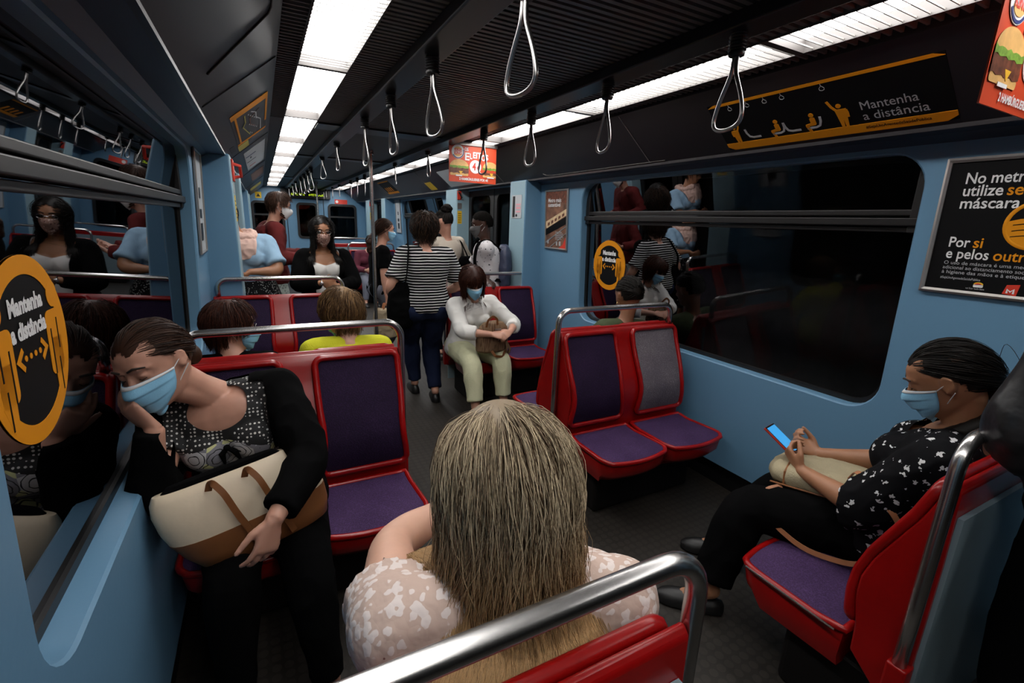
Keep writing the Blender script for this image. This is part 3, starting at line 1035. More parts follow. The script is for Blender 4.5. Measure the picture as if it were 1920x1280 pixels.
# framed poster "No metro" on the right wall
def framed(label, name, s, y_left, z0, z1, w, fr=0.016, mat_=None):
    zc = (z0 + z1) / 2
    lean = -s * 0.0405
    ax, ay = V3(0, -s, 0), unit(V3(lean, 0, 1))
    o = V3(wx(s, z0, -0.004), y_left, z0)
    root = empty(name, tuple(o), label, 'poster')
    h = z1 - z0
    mb = MB(); mb.box((0, 0, 0), (0, 0, 0)); mb = MB()
    plate(mb, 0, 0, w, h, o, ax, ay, 0.004); build('panel', mb, mat_ or M['black_print'], root, smooth=False)
    mb = MB()
    nn = unit(np.cross(ax, ay))
    P = lambda pts, d: np.array([o + ax * a + ay * b + nn * d for a, b in pts])
    k = 3
    outer = rrect(-fr, -fr, w + fr, h + fr, 0.003, k); inner = rrect(0, 0, w, h, 0.001, k); midl = rrect(-fr * .5, -fr * .5, w + fr * .5, h + fr * .5, 0.002, k)
    mb.loft([P(outer, 0), P(outer, 0.008), P(midl, 0.013), P(inner, 0.009), P(inner, 0.002)], True, False, 0, True)
    build('frame', mb, M['alu'], root, angle=30)
    return root, o, ax, ay, h
root, o, ax, ay, h = framed('big black framed mask poster on the right wall at the photo edge', 'mask_poster', 1, 0.838, 1.275, 1.715, 0.46)
mb = MB()
text(mb, 'No metro', 0.052, (0.045, h - 0.072), o, ax, ay, fit=0.170, lift=0.005, bold=0.0007)
text(mb, 'utilize', 0.052, (0.045, h - 0.113), o, ax, ay, fit=0.104, lift=0.005, bold=0.0007)
text(mb, 'máscara.', 0.052, (0.045, h - 0.155), o, ax, ay, fit=0.162, lift=0.005, bold=0.0007)
text(mb, 'Por', 0.050, (0.040, h - 0.288), o, ax, ay, fit=0.058, lift=0.005, bold=0.0006)
text(mb, 'e pelos', 0.050, (0.040, h - 0.328), o, ax, ay, fit=0.116, lift=0.005, bold=0.0006)
build('headline', mb, M['white'], root, smooth=False)
mb = MB()
text(mb, 'sempre', 0.052, (0.160, h - 0.113), o, ax, ay, fit=0.141, lift=0.005, bold=0.0007)
text(mb, 'si', 0.050, (0.108, h - 0.288), o, ax, ay, fit=0.025, lift=0.005, bold=0.0006)
text(mb, 'outros.', 0.050, (0.168, h - 0.328), o, ax, ay, fit=0.129, lift=0.005, bold=0.0006)
build('orange_lettering', mb, M['orange'], root, smooth=False)
mb = MB()
for i, (tt, w) in enumerate((('O uso de máscara é uma medida de proteção', .330), ('adicional ao distanciamento social,', .232), ('à higiene das mãos e à etiqueta respiratória.', .330))):
    text(mb, tt, 0.017, (0.040, h - 0.350 - i * 0.0165), o, ax, ay, fit=w, lift=0.005)
text(mb, '#SejaUmAgentedeSaúdePública', 0.012, (0.040, h - 0.402), o, ax, ay, fit=0.112, lift=0.005)
text(mb, 'vai ficar tudo bem', 0.009, (0.118, h - 0.432), o, ax, ay, fit=0.050, lift=0.005)
build('small_lettering', mb, M['grey_print'], root, smooth=False)
shapes('logo', [M['red_print'], M['white'], M['yellow'], M['cheese']], root, o, ax, ay, [
    ([(0.215, h - .436), (0.250, h - .440), (0.254, h - .402), (0.222, h - .406)], 0),
    (thick([(0.226, h - .433), (0.226, h - .420), (0.234, h - .428), (0.242, h - .419), (0.242, h - .434)], .005), 1, .0013),
    (circ(0.150, h - .414, .013, .008, 16, 0, PI), 2), (circ(0.150, h - .414, .009, .005, 16, 0, PI), 0, .0013), (rrect(.137, h - .424, .163, h - .414, .003, 3), 1)], lift=0.0045)
# the masked face in orange line work
nn = unit(np.cross(ax, ay))
fc = (0.252, h - 0.210)
mb = MB()
pts = circ(fc[0], fc[1], 0.074, 0.074, 40)
mb.tube([o + nn * 0.0048 + ax * a + ay * b for a, b in pts], 0.006, 6, loop=True, squash=(1, 0.3), up=nn)
build('face_outline', mb, M['orange'], root)
mk = [(fc[0] - .074, fc[1] + .010), (fc[0] - .04, fc[1] + .020), (fc[0], fc[1] + .025), (fc[0] + .04, fc[1] + .020), (fc[0] + .074, fc[1] + .010), (fc[0] + .066, fc[1] - .034), (fc[0] + .04, fc[1] - .064), (fc[0], fc[1] - .075), (fc[0] - .04, fc[1] - .064), (fc[0] - .066, fc[1] - .034)]
shapes('face_mask_pictogram', M['orange'], root, o, ax, ay, [(mk[::-1][::-1],)], lift=0.0045)
mb = MB()
for dy in (0.0, -0.019, -0.038):
    mb.tube([o + nn * 0.006 + ax * (fc[0] + t * 0.055) + ay * (fc[1] + dy + 0.006 * (1 - t * t)) for t in np.linspace(-1, 1, 9)], 0.0014, 5)
build('mask_fold', mb, M['black_print'], root)

# small framed photo poster further along, and the narrow grey card opposite
root, o, ax, ay, h = framed('narrow brown framed poster with a train photo beside the right door pillar', 'train_poster', 1, 3.585, 1.265, 1.725, 0.315, mat_=M['brown_print'])
shapes('photo_detail', [M['cream_print'], M['black_print'], M['alu'], M['red_print'], M['patty']], root, o, ax, ay, [
    ([(0, .165), (.02, .16), (.315, .27), (.315, .32), (0, .215)], 0), ([(0, .10), (0, .15), (.315, .26), (.315, .20)], 1, .0012),
    ([(0.0, .03), (0, .045), (.315, .185), (.315, .175)], 2, .0014), ([(0.06, .0), (0.08, .0), (.315, .12), (.315, .13)], 2, .0014),
    ([(.21, .0), (.315, 0), (.315, .10), (.27, .03)], 3, .0016), ([(0, .40), (.315, .36), (.315, .46), (0, .46)], 4, .0004)] +
    [([(.03 + .055 * i, .178 + .019 * i), (.062 + .055 * i, .189 + .019 * i), (.062 + .055 * i, .212 + .0185 * i), (.03 + .055 * i, .203 + .0185 * i)], 4, .0014) for i in range(5)], lift=0.0045)
mb = MB()
text(mb, 'Metro mais', 0.045, (.03, .375), o, ax, ay, fit=.20, lift=.0065, bold=.0008)
text(mb, 'sustentável', 0.045, (.03, .338), o, ax, ay, fit=.19, lift=.0065, bold=.0008)
build('headline', mb, M['white'], root, smooth=False)
mb = MB()
for i in range(5):
    plate(mb, .155, .128 - i * .014, .155 + (.10, .12, .115, .125, .10)[i], .133 - i * .014, o, ax, ay, .0008, .001, .0075)
plate(mb, .03, .03, .055, .06, o, ax, ay, .0008, .001, .0075); plate(mb, .17, .02, .19, .05, o, ax, ay, .0008, .001, .0075); plate(mb, .215, .02, .24, .055, o, ax, ay, .0008, .001, .0075)
build('small_print', mb, M['grey_print'], root, smooth=False)

for (s, y_left, lab) in ((-1, 3.20, 'narrow framed grey notice beside the left door pillar'), (1, 8.80, 'narrow framed grey notice by the farther right door')):
    root, o, ax, ay, h = framed(lab, 'framed_notice', s, y_left, 1.23, 1.78, 0.30, 0.014, M['card'])
    shapes('printed_line', M['dark_metal'], root, o, ax, ay, [(rrect(.10, .06, .20, .16, .01, 3),), (rrect(.10, .19, .20, .24, .01, 3),), (rrect(.12, .30, .18, .36, .01, 3),)], lift=.005)

# hanging burger advert boards
def ad_board(y, x0, label):
    w, hh = 0.405, 0.285
    z0 = 1.757
    o = V3(x0, y, z0); ax = V3(1, 0, 0); ay = V3(0, 0, 1)
    root = empty('hanging_advert_board', tuple(o), label, 'advert board', 'hanging red advert boards')
    mb = MB(); mb.box((x0, y, z0), (x0 + w, y + 0.004, z0 + hh)); build('panel', mb, M['redorange'], root, smooth=False)
    mb = MB(); mb.box((x0 - .01, y - 0.006, z0 + hh - 0.012), (x0 + w + .01, y + 0.01, z0 + hh + 0.016)); build('hanger_rail', mb, M['alu'], root, smooth=False, bevel=.003)
    mb = MB()
    for t in (.1, .9): mb.tube([(x0 + w * t, y + .002, z0 + hh), (x0 + w * t, y + .002, ZC + 0.005)], .0035, 6)
    build('hanger_rod', mb, M['alu'], root)
    # roundel logo
    cx, cy = .073, hh - .062
    shapes('roundel', [M['white'], M['bun'], M['navy_print']], root, o, ax, ay, [
        (circ(cx, cy, .052, n=32), 0), (circ(cx, cy + .010, .034, .026, 20, .25, PI - .25), 1, .0012), (circ(cx, cy - .010, .034, .026, 20, PI + .25, 2 * PI - .25), 1, .0012),
        (thick([(cx + .046 * math.cos(t), cy + .046 * math.sin(t)) for t in np.linspace(-2.6, 0.35, 20)], .007), 2, .0012)], lift=.0012)
    mb = MB()
    text(mb, 'BURGER', .026, (cx, cy + .004), o, ax, ay, 'CENTER', fit=.062, lift=.0042, bold=.001)
    text(mb, 'KING', .032, (cx, cy - .021), o, ax, ay, 'CENTER', fit=.062, lift=.0042, bold=.001)
    build('roundel_lettering', mb, M['red_print'], root, smooth=False)
    mb = MB()
    text(mb, 'OS', .034, (.128, hh - .050), o, ax, ay, fit=.032, lift=.0025, bold=.0012)
    text(mb, 'E', .078, (.128, hh - .118), o, ax, ay, fit=.038, lift=.0025, bold=.002)
    text(mb, 'L', .055, (.172, hh - .106), o, ax, ay, fit=.020, lift=.0025, bold=.002)
    text(mb, 'EIT', .062, (.197, hh - .098), o, ax, ay, fit=.072, lift=.0025, bold=.002)
    text(mb, 'O', .062, (.272, hh - .112), o, ax, ay, fit=.034, lift=.0025, bold=.002)
    text(mb, 'S', .055, (.308, hh - .104), o, ax, ay, fit=.024, lift=.0025, bold=.002)
    text(mb, '2 HAMBÚRGUERES POR 4€', .026, (.085, .016), o, ax, ay, fit=.25, lift=.0025, bold=.0009)
    build('lettering', mb, M['white'], root, smooth=False)
    shapes('price_splash', [M['white']], root, o, ax, ay, [(circ(.222, .122, .050, .050, 28), 0)], lift=.0012)
    mb = MB(); text(mb, '4', .075, (.197, .098), o, ax, ay, fit=.030, lift=.0042, bold=.003); text(mb, '€', .04, (.234, .10), o, ax, ay, fit=.022, lift=.0042, bold=.001)
    build('price', mb, M['red_print'], root, smooth=False)
    def burger(c, w2, chk):
        top = circ(c, .118, w2, .050, 20, 0, PI)
        lay = lambda y0, y1, k: [(c - w2 * 1.0 + 0.004 * math.sin(i * 1.7), y0) if False else (c - w2 * 1.02 + i * w2 * 2.04 / 10, y0 + k * math.sin(i * 2.1)) for i in range(11)] + [(c + w2 * 1.02 - i * w2 * 2.04 / 10, y1 + k * math.cos(i * 2.5)) for i in range(11)]
        return [(top, 0), (lay(.104, .121, .003), 1, .0008), (lay(.080, .106, .003), 2 if not chk else 4, .0004), (lay(.066, .084, .003), 2, .0009),
                ([(c - .005, .082), (c + .03, .082), (c + .012, .058)], 3, .0012), (rrect(c - w2 * .98, .048, c + w2 * .98, .068, .008, 4), 0)]
    it = burger(.085, .078, 0)
    it2 = [(([(min(a, w - .001), b) for a, b in q[0]],) + tuple(q[1:])) for q in burger(.352, .066, 1)]
    it2 = [q for q in it2]
    for q_ in (it, it2):
        shapes('burger_picture', [M['bun'], M['lettuce'], M['patty'], M['cheese'], M['tomato']], root, o, ax, ay, q_, lift=.0016, t=.0006)
    shapes('caption_chip', [M['white']], root, o, ax, ay, [(rrect(.055, .043, .108, .052, .001, 2),), (rrect(.325, .043, .385, .052, .001, 2),)], lift=.0036)
    return root
ad_board(3.64, 1.335, 'red burger advert board hanging from the ceiling in the middle of the car')
ad_board(0.545, 1.482, 'red burger advert board hanging at the top right corner of the photo')

# left cove: line map and notices
B, ax, ay, L = cove_frame(-1)
def cove_notice(s, name, label, ya, yb, f0, f1, mats):
    B, ax, ay, L = cove_frame(s)
    y_left = ya if s < 0 else yb
    o = B + V3(0, y_left, 0) + ay * (L * (1 - f1))
    w, hh = yb - ya, L * (f1 - f0)
    root = empty(name, tuple(o), label, 'sign')
    mb = MB(); plate(mb, 0, 0, w, hh, o, ax, ay, .0012, .01); build('panel', mb, mats, root, smooth=False)
    return root, o, ax, ay, w, hh
root, o, ax, ay, w, hh = cove_notice(-1, 'line_map', 'dark line map with orange ends on the left cove panel', 2.74, 3.80, .10, .73, M['dark_metal'])
shapes('orange_end', M['orange'], root, o, ax, ay, [(rrect(0, 0, .12, hh, .004, 3),), (rrect(w - .05, 0, w, hh, .004, 3),), (rrect(.10, hh - .012, w - .3, hh, .002, 3),), (rrect(.12, .02, w - .06, .032, .002, 3),)])
it = [(thick([(.2, .12), (.3, .15), (.45, .15), (.6, .18), (.95, .18)], .006), 0), (thick([(.2, .08), (.4, .08), (.5, .06), (.9, .10)], .006), 1), (thick([(.25, .17), (.35, .11), (.55, .11), (.7, .14)], .006), 2)]
for i in range(12): it.append((rrect(.22 + .06 * i, .10 + .012 * (i % 5), .25 + .06 * i, .106 + .012 * (i % 5), .001, 2), 0))
shapes('route_line', [M['grey_print'], M['dull_yellow'], M['patty']], root, o, ax, ay, it)
for (nm, lab, ya, yb, f0, f1, m_) in (
    ('black_label', 'small black label strip under the line map on the left cove', 3.66, 3.95, .80, .90, M['black']),
    ('yellow_label', 'dull yellow label on the left cove after the line map', 3.84, 4.10, .50, .74, M['dull_yellow']),
    ('white_notice', 'pale striped notice on the left cove above the nearer doors', 4.40, 6.0, .08, .66, M['card']),
    ('brown_notice', 'distant brown notice on the left cove', 6.75, 8.1, .05, .60, M['brown_print']),
    ('yellow_notice', 'farthest yellow notice on the left cove near the end wall', 9.6, 10.4, .15, .80, M['dull_yellow'])):
    root, o, ax, ay, w, hh = cove_notice(-1, nm, lab, ya, yb, f0, f1, m_)
    if nm == 'white_notice':
        shapes('printed_line', [M['navy_print'], M['red_print'], M['dark_metal']], root, o, ax, ay, [(rrect(.35, .01, .38, .11, .002, 2), 0), (rrect(.8, .01, .82, .11, .002, 2), 2), (rrect(1.25, .03, 1.28, .10, .002, 2), 1), (rrect(.5, .05, .62, .065, .002, 2), 2)])
for (nm, lab, ya, yb, f0, f1, m_) in (
    ('white_notice', 'pale notice on the right cove half behind the hanging advert board', 4.30, 5.50, .22, .90, M['card']),
    ('yellow_label', 'small yellow label on the right cove left of the advert board', 6.0, 6.25, .55, .92, M['yellow']),
    ('orange_sign', 'distant black and orange sign on the right cove', 7.75, 8.45, .05, .80, M['black_print'])):
    root, o, ax, ay, w, hh = cove_notice(1, nm, lab, ya, yb, f0, f1, m_)
    if nm == 'orange_sign':
        shapes('orange_bar', M['orange'], root, o, ax, ay, [(rrect(0, 0, w, .04, .003, 2),), (rrect(0, hh - .02, w, hh, .003, 2),)] + [(rrect(.1 + .12 * i, .05, .15 + .12 * i, .14, .01, 2),) for i in range(4)])
    if nm == 'white_notice':
        shapes('printed_line', M['red_print'], root, o, ax, ay, [(rrect(.25, .15, .7, .162, .002, 2),), (rrect(.25, .12, .5, .13, .002, 2),)])

# pillars: emergency handles, stickers, control strip
def pillar_kit(s, y_front, y_back, lab):
    # plates on the aisle face of a pillar
    x = XC + s * 1.095
    nx = -s
    ymid = (y_front + y_back) / 2
    root = empty('emergency_handle', (x, ymid, 1.72), 'red emergency handle ' + lab, 'emergency handle', 'red emergency handles')
    mb = MB(); mb.box((min(x, x + nx * .012), ymid - .07, 1.66), (max(x, x + nx * .012), ymid + .07, 1.80)); build('base_plate', mb, M['red_print'], root, smooth=False, bevel=.004)
    mb = MB(); mb.tube([(x + nx * .01, ymid - .05, 1.77), (x + nx * .05, ymid - .05, 1.76), (x + nx * .05, ymid + .05, 1.70), (x + nx * .01, ymid + .05, 1.69)], .010, 8); build('lever', mb, M['red_print'], root)
    root = empty('warning_sticker', (x, ymid, 1.5), 'yellow warning sticker ' + lab, 'sticker', 'yellow warning stickers')
    mb = MB(); mb.box((min(x, x + nx * .002), ymid - .06, 1.40), (max(x, x + nx * .002), ymid + .06, 1.57)); build('panel', mb, M['yellow'], root, smooth=False)
    mb = MB()
    for i in range(5): mb.box((min(x + nx * .002, x + nx * .003), ymid - .045, 1.42 + i * .027), (max(x + nx * .002, x + nx * .003), ymid + .04, 1.43 + i * .027))
    build('printed_line', mb, M['dark_metal'], root, smooth=False)
    root = empty('grey_plate', (x, ymid, 1.6), 'small grey plate ' + lab, 'plate', 'grey pillar plates')
    mb = MB(); mb.box((min(x, x + nx * .003), ymid - .05, 1.585), (max(x, x + nx * .003), ymid + .05, 1.65)); build('panel', mb, M['card'], root, smooth=False)
# on the pale front face of the far pillars
def pillar_front(s, y, lab):
    xa, xb = XC + s * 1.105, XC + s * 1.155
    lo, hi = sorted((xa, xb))
    root = empty('emergency_handle', ((lo + hi) / 2, y, 1.72), 'red emergency handle ' + lab, 'emergency handle', 'red emergency handles')
    mb = MB(); mb.box((lo, y - .01, 1.70), (hi, y, 1.80)); build('base_plate', mb, M['red_print'], root, smooth=False, bevel=.004)
    mb = MB(); mb.tube([(lo + .01, y - .008, 1.785), (lo + .01, y - .045, 1.78), (hi - .008, y - .045, 1.72), (hi - .008, y - .008, 1.715)], .008, 8); build('lever', mb, M['black'], root)
    root = empty('grey_plate', ((lo + hi) / 2, y, 1.64), 'small grey plate ' + lab, 'plate', 'grey pillar plates')
    mb = MB(); mb.box((lo + .006, y - .003, 1.60), (hi + .008, y, 1.665)); build('panel', mb, M['alu'], root, smooth=False)
    root = empty('warning_sticker', ((lo + hi) / 2, y, 1.5), 'yellow warning sticker ' + lab, 'sticker', 'yellow warning stickers')
    mb = MB(); mb.box((lo + .006, y - .002, 1.43), (hi + .008, y, 1.575)); build('panel', mb, M['yellow'], root, smooth=False)
    mb = MB()
    for i in range(5): mb.box((lo + .012, y - .003, 1.445 + i * .024), (hi, y - .002, 1.452 + i * .024))
    build('printed_line', mb, M['dark_metal'], root, smooth=False)
pillar_front(1, 5.34, 'on the pale pillar behind the bun haired person')
pillar_front(1, 10.42, 'on the farthest right pillar')
pillar_kit(-1, 3.69, 3.98, 'on the left door pillar edge')
x = XC + 1.095
root = empty('door_control', (x, 3.84, 1.6), 'door control strip with pink note on the right pillar face', 'door control')
mb = MB(); mb.box((x - .004, 3.745, 1.50), (x, 3.93, 1.70)); build('plate', mb, M['card'], root, smooth=False)
mb = MB(); mb.box((x - .007, 3.865, 1.51), (x - .003, 3.905, 1.69)); build('slot', mb, M['black'], root, smooth=False)
mb = MB(); mb.box((x - .006, 3.76, 1.58), (x - .004, 3.84, 1.60)); mb.box((x - .006, 3.76, 1.55), (x - .004, 3.84, 1.565)); mb.box((x - .006, 3.76, 1.61), (x - .004, 3.84, 1.625)); build('printed_line', mb, mat('pink_print', (.6, .3, .33)), root, smooth=False)
mb = MB(); mb.tube([(x - .009, 3.83, 1.525), (x - .003, 3.83, 1.525)], .012, 12, up=(0, 0, 1)); build('button', mb, M['black'], root)

# end wall: destination display, red sticker, yellow triangle sticker
root = empty('destination_display', (0.98, Y1, 1.95), 'black destination display with yellow green letters above the end door', 'display')
mb = MB(); mb.box((0.45, Y1 - 0.10, 1.84), (1.48, Y1, 2.05)); build('case', mb, M['black'], root, smooth=False, bevel=.01)
mb = MB(); random.seed(3)
for i in range(17):
    if i in (7, 8): continue
    for r in range(5):
        for c_ in range(3):
            if random.random() < .55:
                xx = 0.66 + i * .040 + c_ * .011; zz = 1.900 + r * .009 + .0
                mb.box((xx, Y1 - .103, zz), (xx + .011, Y1 - .10, zz + .007))
build('led_text', mb, M['led'], root, smooth=False)
root = empty('red_notice', (1.65, Y1, 1.8), 'small red notice above the right end window', 'sign')
mb = MB(); mb.box((1.58, Y1 - .005, 1.755), (1.86, Y1, 1.855)); build('panel', mb, M['red_print'], root, smooth=False)
shapes('pictogram', M['white'], root, (1.58, Y1 - .005, 1.755), (1, 0, 0), (0, 0, 1), [(circ(.05, .05, .032, n=16),)], lift=.001)
root = empty('warning_triangle', (-0.12, Y1, 1.8), 'yellow warning sticker on the end wall beside the bearded man', 'sticker')
mb = MB(); mb.box((-0.05, Y1 - .005, 1.80), (0.07, Y1, 1.93)); build('panel', mb, M['yellow'], root, smooth=False)
shapes('pictogram', M['dark_metal'], root, (-.05, Y1 - .005, 1.80), (1, 0, 0), (0, 0, 1), [([(.02, .03), (.10, .03), (.06, .10)],)], lift=.001)
# ------------------------------------------------------------------ people: one continuous body each, clothes and hair as parts
def skin_mat(name, col, rough=0.5):
    m, nt, b = new_mat(name)
    v = obj_xyz(nt)
    n = N(nt, 'ShaderNodeTexNoise', Scale=24.0, Detail=4.0)
    nt.links.new(v, n.inputs['Vector'])
    nt.links.new(mix_col(nt, n.outputs['Fac'], tuple(c * .86 for c in col), tuple(min(1, c * 1.12) for c in col)), b.inputs['Base Color'])
    b.inputs['Roughness'].default_value = rough
    b.inputs['Subsurface Weight'].default_value = 0.08
    b.inputs['Subsurface Radius'].default_value = (0.01, 0.004, 0.002)
    return m
SK = {'light': skin_mat('skin_light', (0.52, 0.27, 0.19)), 'tan': skin_mat('skin_tan', (0.36, 0.165, 0.085)),
      'fair': skin_mat('skin_fair', (0.60, 0.34, 0.24)), 'dark': skin_mat('skin_dark', (0.055, 0.022, 0.013), 0.42), 'brown': skin_mat('skin_brown', (0.24, 0.105, 0.055))}
def cloth(name, col, rough=0.85, weave=0.25, vary=0.15):
    return mat(name, col, rough, spec=0.15, bump=(220, weave), vary=vary, vscale=5)
def hair_mat(name, a, b_, c=None, rough=0.5, zsplit=None):
    """strand colour varies from strand to strand; c = tip colour below zsplit"""
    m, nt, b = new_mat(name)
    g = N(nt, 'ShaderNodeNewGeometry')
    r = N(nt, 'ShaderNodeValToRGB')
    r.color_ramp.elements[0].position = 0.15; r.color_ramp.elements[1].position = 0.95
    r.color_ramp.elements[0].color = (*a, 1); r.color_ramp.elements[1].color = (*b_, 1)
    nt.links.new(g.outputs['Random Per Island'], r.inputs['Fac'])
    col = r.outputs['Color']
    if c is not None:
        tc = N(nt, 'ShaderNodeTexCoord'); sx = N(nt, 'ShaderNodeSeparateXYZ')
        nt.links.new(tc.outputs['Object'], sx.inputs[0])
        f = N(nt, 'ShaderNodeMapRange')
        f.inputs['From Min'].default_value = zsplit[0]; f.inputs['From Max'].default_value = zsplit[1]
        nt.links.new(sx.outputs['Z'], f.inputs['Value'])
        ra = math_node(nt, 'MULTIPLY', f.outputs[0], math_node(nt, 'MULTIPLY_ADD', g.outputs['Random Per Island'], 0.8, 0.35))
        ra.node.use_clamp = True
        col = mix_col(nt, ra, col, c)
    nt.links.new(col, b.inputs['Base Color'])
    b.inputs['Roughness'].default_value = rough
    b.inputs['Specular IOR Level'].default_value = 0.22
    return m
HAIR = {'black': hair_mat('hair_black', (0.003, 0.0025, 0.002), (0.010, 0.007, 0.005)),
        'brown': hair_mat('hair_brown', (0.014, 0.006, 0.003), (0.050, 0.020, 0.010)),
        'redbrown': hair_mat('hair_red_brown', (0.018, 0.005, 0.003), (0.065, 0.018, 0.008)),
        'mix': hair_mat('hair_brown_blond', (0.035, 0.017, 0.008), (0.21, 0.12, 0.05)),
        'dull': hair_mat('hair_dull_brown', (0.03, 0.014, 0.008), (0.085, 0.043, 0.024))}
M['mask_blue'] = mat('mask_pale_blue', (0.27, 0.57, 0.80), 0.8, spec=.1, bump=(300, .1))
M['mask_white'] = mat('mask_white', (0.70, 0.70, 0.70), 0.8, spec=.1)
M['mask_grey'] = mat('mask_grey', (0.10, 0.10, 0.10), 0.8, spec=.1)
M['loop'] = mat('mask_loop', (0.65, 0.66, 0.68), 0.8)
M['eye_white'] = mat('eye_white', (0.55, 0.53, 0.50), 0.25)
M['iris'] = mat('iris_brown', (0.04, 0.02, 0.01), 0.2)
M['lens'] = mat('spectacle_frame', (0.02, 0.015, 0.015), 0.3)
M['brow'] = mat('eyebrow_brown', (0.02, 0.012, 0.008), 0.8)
M['black_cloth'] = mat('black_cloth', (0.0028, 0.0028, 0.003), 0.95, spec=0.04, vary=.3)
M['denim'] = cloth('dark_denim', (0.010, 0.016, 0.045))
M['shoe'] = mat('black_shoe', (0.006, 0.006, 0.006), 0.45)

def frame(yaw, pitch=0.0, roll=0.0):
    """rows right, forward, up; yaw 0 looks to +y, 90 to +x; pitch down and roll to own right, degrees"""
    y, p, r = (math.radians(a) for a in (yaw, pitch, roll))
    f0 = V3(math.sin(y), math.cos(y), 0); r0 = V3(math.cos(y), -math.sin(y), 0)
    f = f0 * math.cos(p) - V3(0, 0, 1) * math.sin(p)
    u = np.cross(r0, f)
    rr = r0 * math.cos(r) - u * math.sin(r)
    uu = r0 * math.sin(r) + u * math.cos(r)
    return np.array([rr, f, uu])

def ik(a, b, l1, l2, hint):
    a, b, hint = np.array(a, float), np.array(b, float), np.array(hint, float)
    d = np.linalg.norm(b - a); u = (b - a) / d
    mx = (l1 + l2) * 0.995
    if d > mx:
        b = a + u * mx; d = mx
    x = (l1 * l1 - l2 * l2 + d * d) / (2 * d)
    h = math.sqrt(max(0, l1 * l1 - x * x))
    p = hint - u * np.dot(hint, u); p = unit(p)
    return a + u * x + p * h, b

HZ = np.array([-.116, -.110, -.098, -.080, -.058, -.035, -.012, .012, .035, .060, .085, .102, .112, .116])
HW = np.array([.012, .026, .040, .052, .0605, .0665, .071, .0735, .0745, .0715, .060, .042, .022, .006])
HF = np.array([.070, .078, .084, .086, .088, .090, .090, .090, .093, .086, .066, .042, .022, .004])
HB = np.array([.040, .010, -.018, -.045, -.066, -.082, -.092, -.098, -.099, -.092, -.074, -.050, -.024, -.006])
def head_pt(th, z):
    w, f, b = np.interp(z, HZ, HW), np.interp(z, HZ, HF), np.interp(z, HZ, HB)
    cy = (f + b) / 2 - 0.006 * (f > .06); n = 2.35
    c, s = math.cos(th), math.sin(th)   # th 0 = forward, +90 = own right
    e = 2 / n
    x = w * abs(s) ** e * (1 if s >= 0 else -1)
    y = (abs(c) ** e) * ((f - cy) if c >= 0 else (cy - b)) * (1 if c >= 0 else -1) + cy
    return np.array([x, y, z])

def raw_head(mb, Hm, hc, s, ears=True, lids=0.0):
    """skull and face volumes; local x right, y forward, z up"""
    T = lambda p: hc + (np.asarray(p, float) * s) @ Hm
    rings = []
    for z in np.linspace(-.116, .116, 40):
        ring = []
        for th in np.linspace(-PI, PI, 56, endpoint=False):
            p = head_pt(th, z)
            for q in (-1, 1):
                g = math.exp(-((p[0] - q * .031) / .016) ** 2 - ((z - .008) / .013) ** 2)
                if p[1] > 0: p[1] -= .013 * g
                g = math.exp(-((p[0] - q * .042) / .02) ** 2 - ((z + .028) / .018) ** 2)
                if p[1] > 0: p[1] += .004 * g
            g = math.exp(-((abs(p[0]) - .075) / .02) ** 2 - ((z - .03) / .03) ** 2)
            ring.append(T(p))
        rings.append(ring)
    mb.loft(rings, True, True)
    mb.capsule([T((0, .088, .016)), T((0, .098, -.010)), T((0, .112, -.030))], [.0075 * s, .009 * s, .0125 * s], 10)
    for q in (-1, 1):
        mb.ellipsoid(T((q * .012, .100, -.034)), (.009 * s, .010 * s, .008 * s), Hm, 10, 7)
        mb.capsule([T((q * .012, .091, .026)), T((q * .034, .087, .031)), T((q * .055, .068, .024))], [.0065 * s, .0075 * s, .005 * s], 8)
        mb.capsule([T((q * .016, .086, .013 - lids * .012)), T((q * .031, .090 - .002, .0165 - lids * .012)), T((q * .046, .080, .012 - lids * .012))], [.0035 * s, .0045 * s, .003 * s], 8)
        if lids > .3:
            mb.ellipsoid(T((q * .031, .079, .007)), (.0145 * s, .0115 * s, .0115 * s), Hm, 10, 7)
        if ears:
            mb.ellipsoid(T((q * .078, -.006, .000)), (.008 * s, .018 * s, .031 * s), Hm, 12, 8)
            mb.tube([T((q * .084, .006, -.022)), T((q * .088, -.016, -.008)), T((q * .088, -.020, .014)), T((q * .085, -.004, .028)), T((q * .080, .008, .016))], .0045 * s, 7)
    mb.capsule([T((-.022, .084, -.064)), T((0, .094, -.061)), T((.022, .084, -.064))], [.004 * s, .0065 * s, .004 * s], 8)
    mb.capsule([T((-.02, .083, -.072)), T((0, .093, -.073)), T((.02, .083, -.072))], [.004 * s, .0075 * s, .004 * s], 8)

